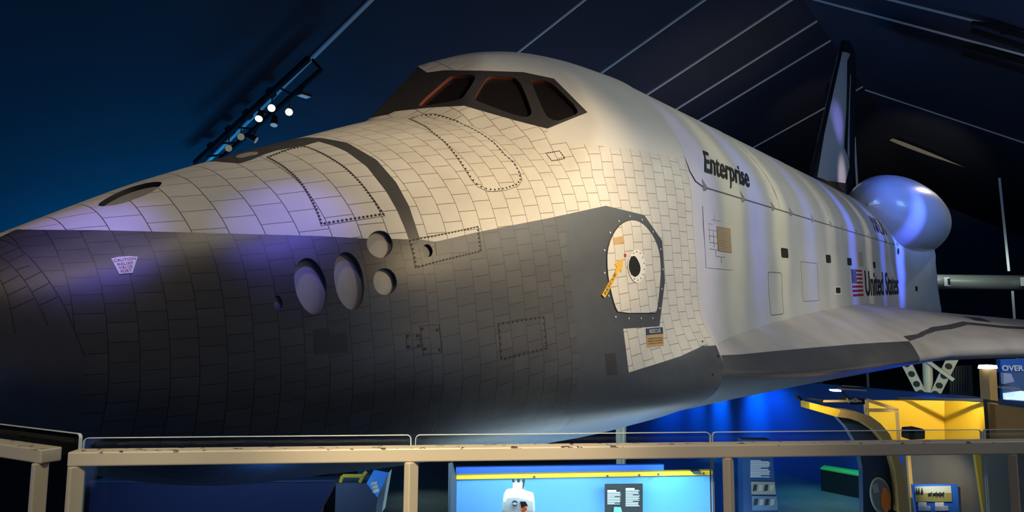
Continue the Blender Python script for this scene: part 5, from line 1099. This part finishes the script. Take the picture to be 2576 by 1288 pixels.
flat_text('sign_letters', 'OVER', D(2521, 933, dd-.02)-oo, RH, (0, 0, 1), .52, .135, M_TXT, e14, bold=.03)
dd = 17.5; oo = down(D(2540, 950, dd))
e15 = empty('model_display', oo, label='pale blue lit display with a white model under the OVER sign', cat='display case')
MB().prism(rel([D(2520, 937, dd), D(2640, 937, dd), D(2640, 1010, dd), D(2522, 1010, dd)], oo), FH*.1).build('back_panel', mat('pale_blue_panel', (.06, .14, .34), .5), e15)
MB().prism(rel([D(2520, 972, dd-.3), D(2566, 976, dd-.3), D(2566, 981, dd-.3), D(2518, 977, dd-.3)], oo), FH*.3).build('shelf', M_COV, e15)
MB().prism(rel([D(2524, 938, dd-.2), D(2544, 940, dd-.2), D(2552, 960, dd-.2), D(2526, 966, dd-.2)], oo), FH*.1).build('model_body', mat('model_blue', (.30, .38, .62), .4, emit=.1), e15)
MB().prism(rel([D(2530, 990, dd-.2), D(2576, 984, dd-.2), D(2580, 1010, dd-.2), D(2532, 1014, dd-.2)], oo), FH*.1).build('lit_panel', mat('lit_pale', (.55, .75, .9), .4, emit=.8), e15)

# lights on the exhibits and the railing, some added without a fixture
spot('display_lamp', D(1700, 1172, 11.3), D(1700, 1240, 11.9), 60, CYAN, 100, 1, .05)
area('display_wash', D(1450, 1150, 10.4), D(1450, 1260, 12), 95, (.7, .9, 1), 4, .4)
spot('booth_lamp', D(2420, 960, 11.0)+Vector((0, 0, .3)), D(2330, 1060, 12.6), 120, (1, .9, .6), 80, .5, .05)
spot('booth_lamp', D(2060, 985, 9.4), D(2070, 1025, 10.1), 30, (1, .9, .6), 60, 1, .05)
for px, pw, cl in ((120, 90, (1, .85, .6)), (700, 130, (1, .84, .6)), (1150, 300, (1, .80, .52)), (1650, 110, (1, .84, .66)), (2350, 26, (1, .86, .7))):
    tg = D(px, 1130, 3.0); spot('rail_lamp', tg-FH*3.0+Vector((0, 0, 3.2)), tg, pw*3.2, cl, 26, 1, .15)
area('bench_glow', G(2140, 1215)+Vector((-.4, -.6, 2.2)), G(2140, 1235)+Vector((0, 0, .7)), 160, (.7, 1, .5), .6, .3)
spot('floor_lamp', G(2060, 1250)+Vector((0, 0, 3.2)), G(2060, 1262), 260, (.2, .8, .9), 90, 1, .1)
spot('kiosk_fill', D(900, 1130, 9.6)+Vector((0, 0, .3)), D(920, 1215, 10.5), 40, (1, 1, .9), 70, 1, .05)  # added to lift the dim kiosk and its yellow frame
area('duct_fill', D(2480, 660, 37.5), D(2480, 712, 40), 40, (.8, 1, .95), 6, .5)  # extra area light so the duct does not go dark
spot('streak_fill', D(2300, 480, 33), onB(2310, 378, .5), 5500, (1, .85, .6), 26, 1, .1)  # added light that brightens the pale streak under the roof
area('slate_fill', D(20, 1100, 7.6), D(0, 1230, 9), 16, (.5, .65, 1), 1.5, .3)  # small added light, only there to raise the slate wall
area('navy_fill', D(520, 1120, 9.2), D(520, 1260, 11.4), 34, (.3, .5, 1), 4, .5)  # soft light added in front of the navy wall
spot('floor_lamp', G(1060, 1250)+Vector((0, 0, 2.6)), G(1060, 1262), 90, (.8, .9, .8), 70, 1, .1)
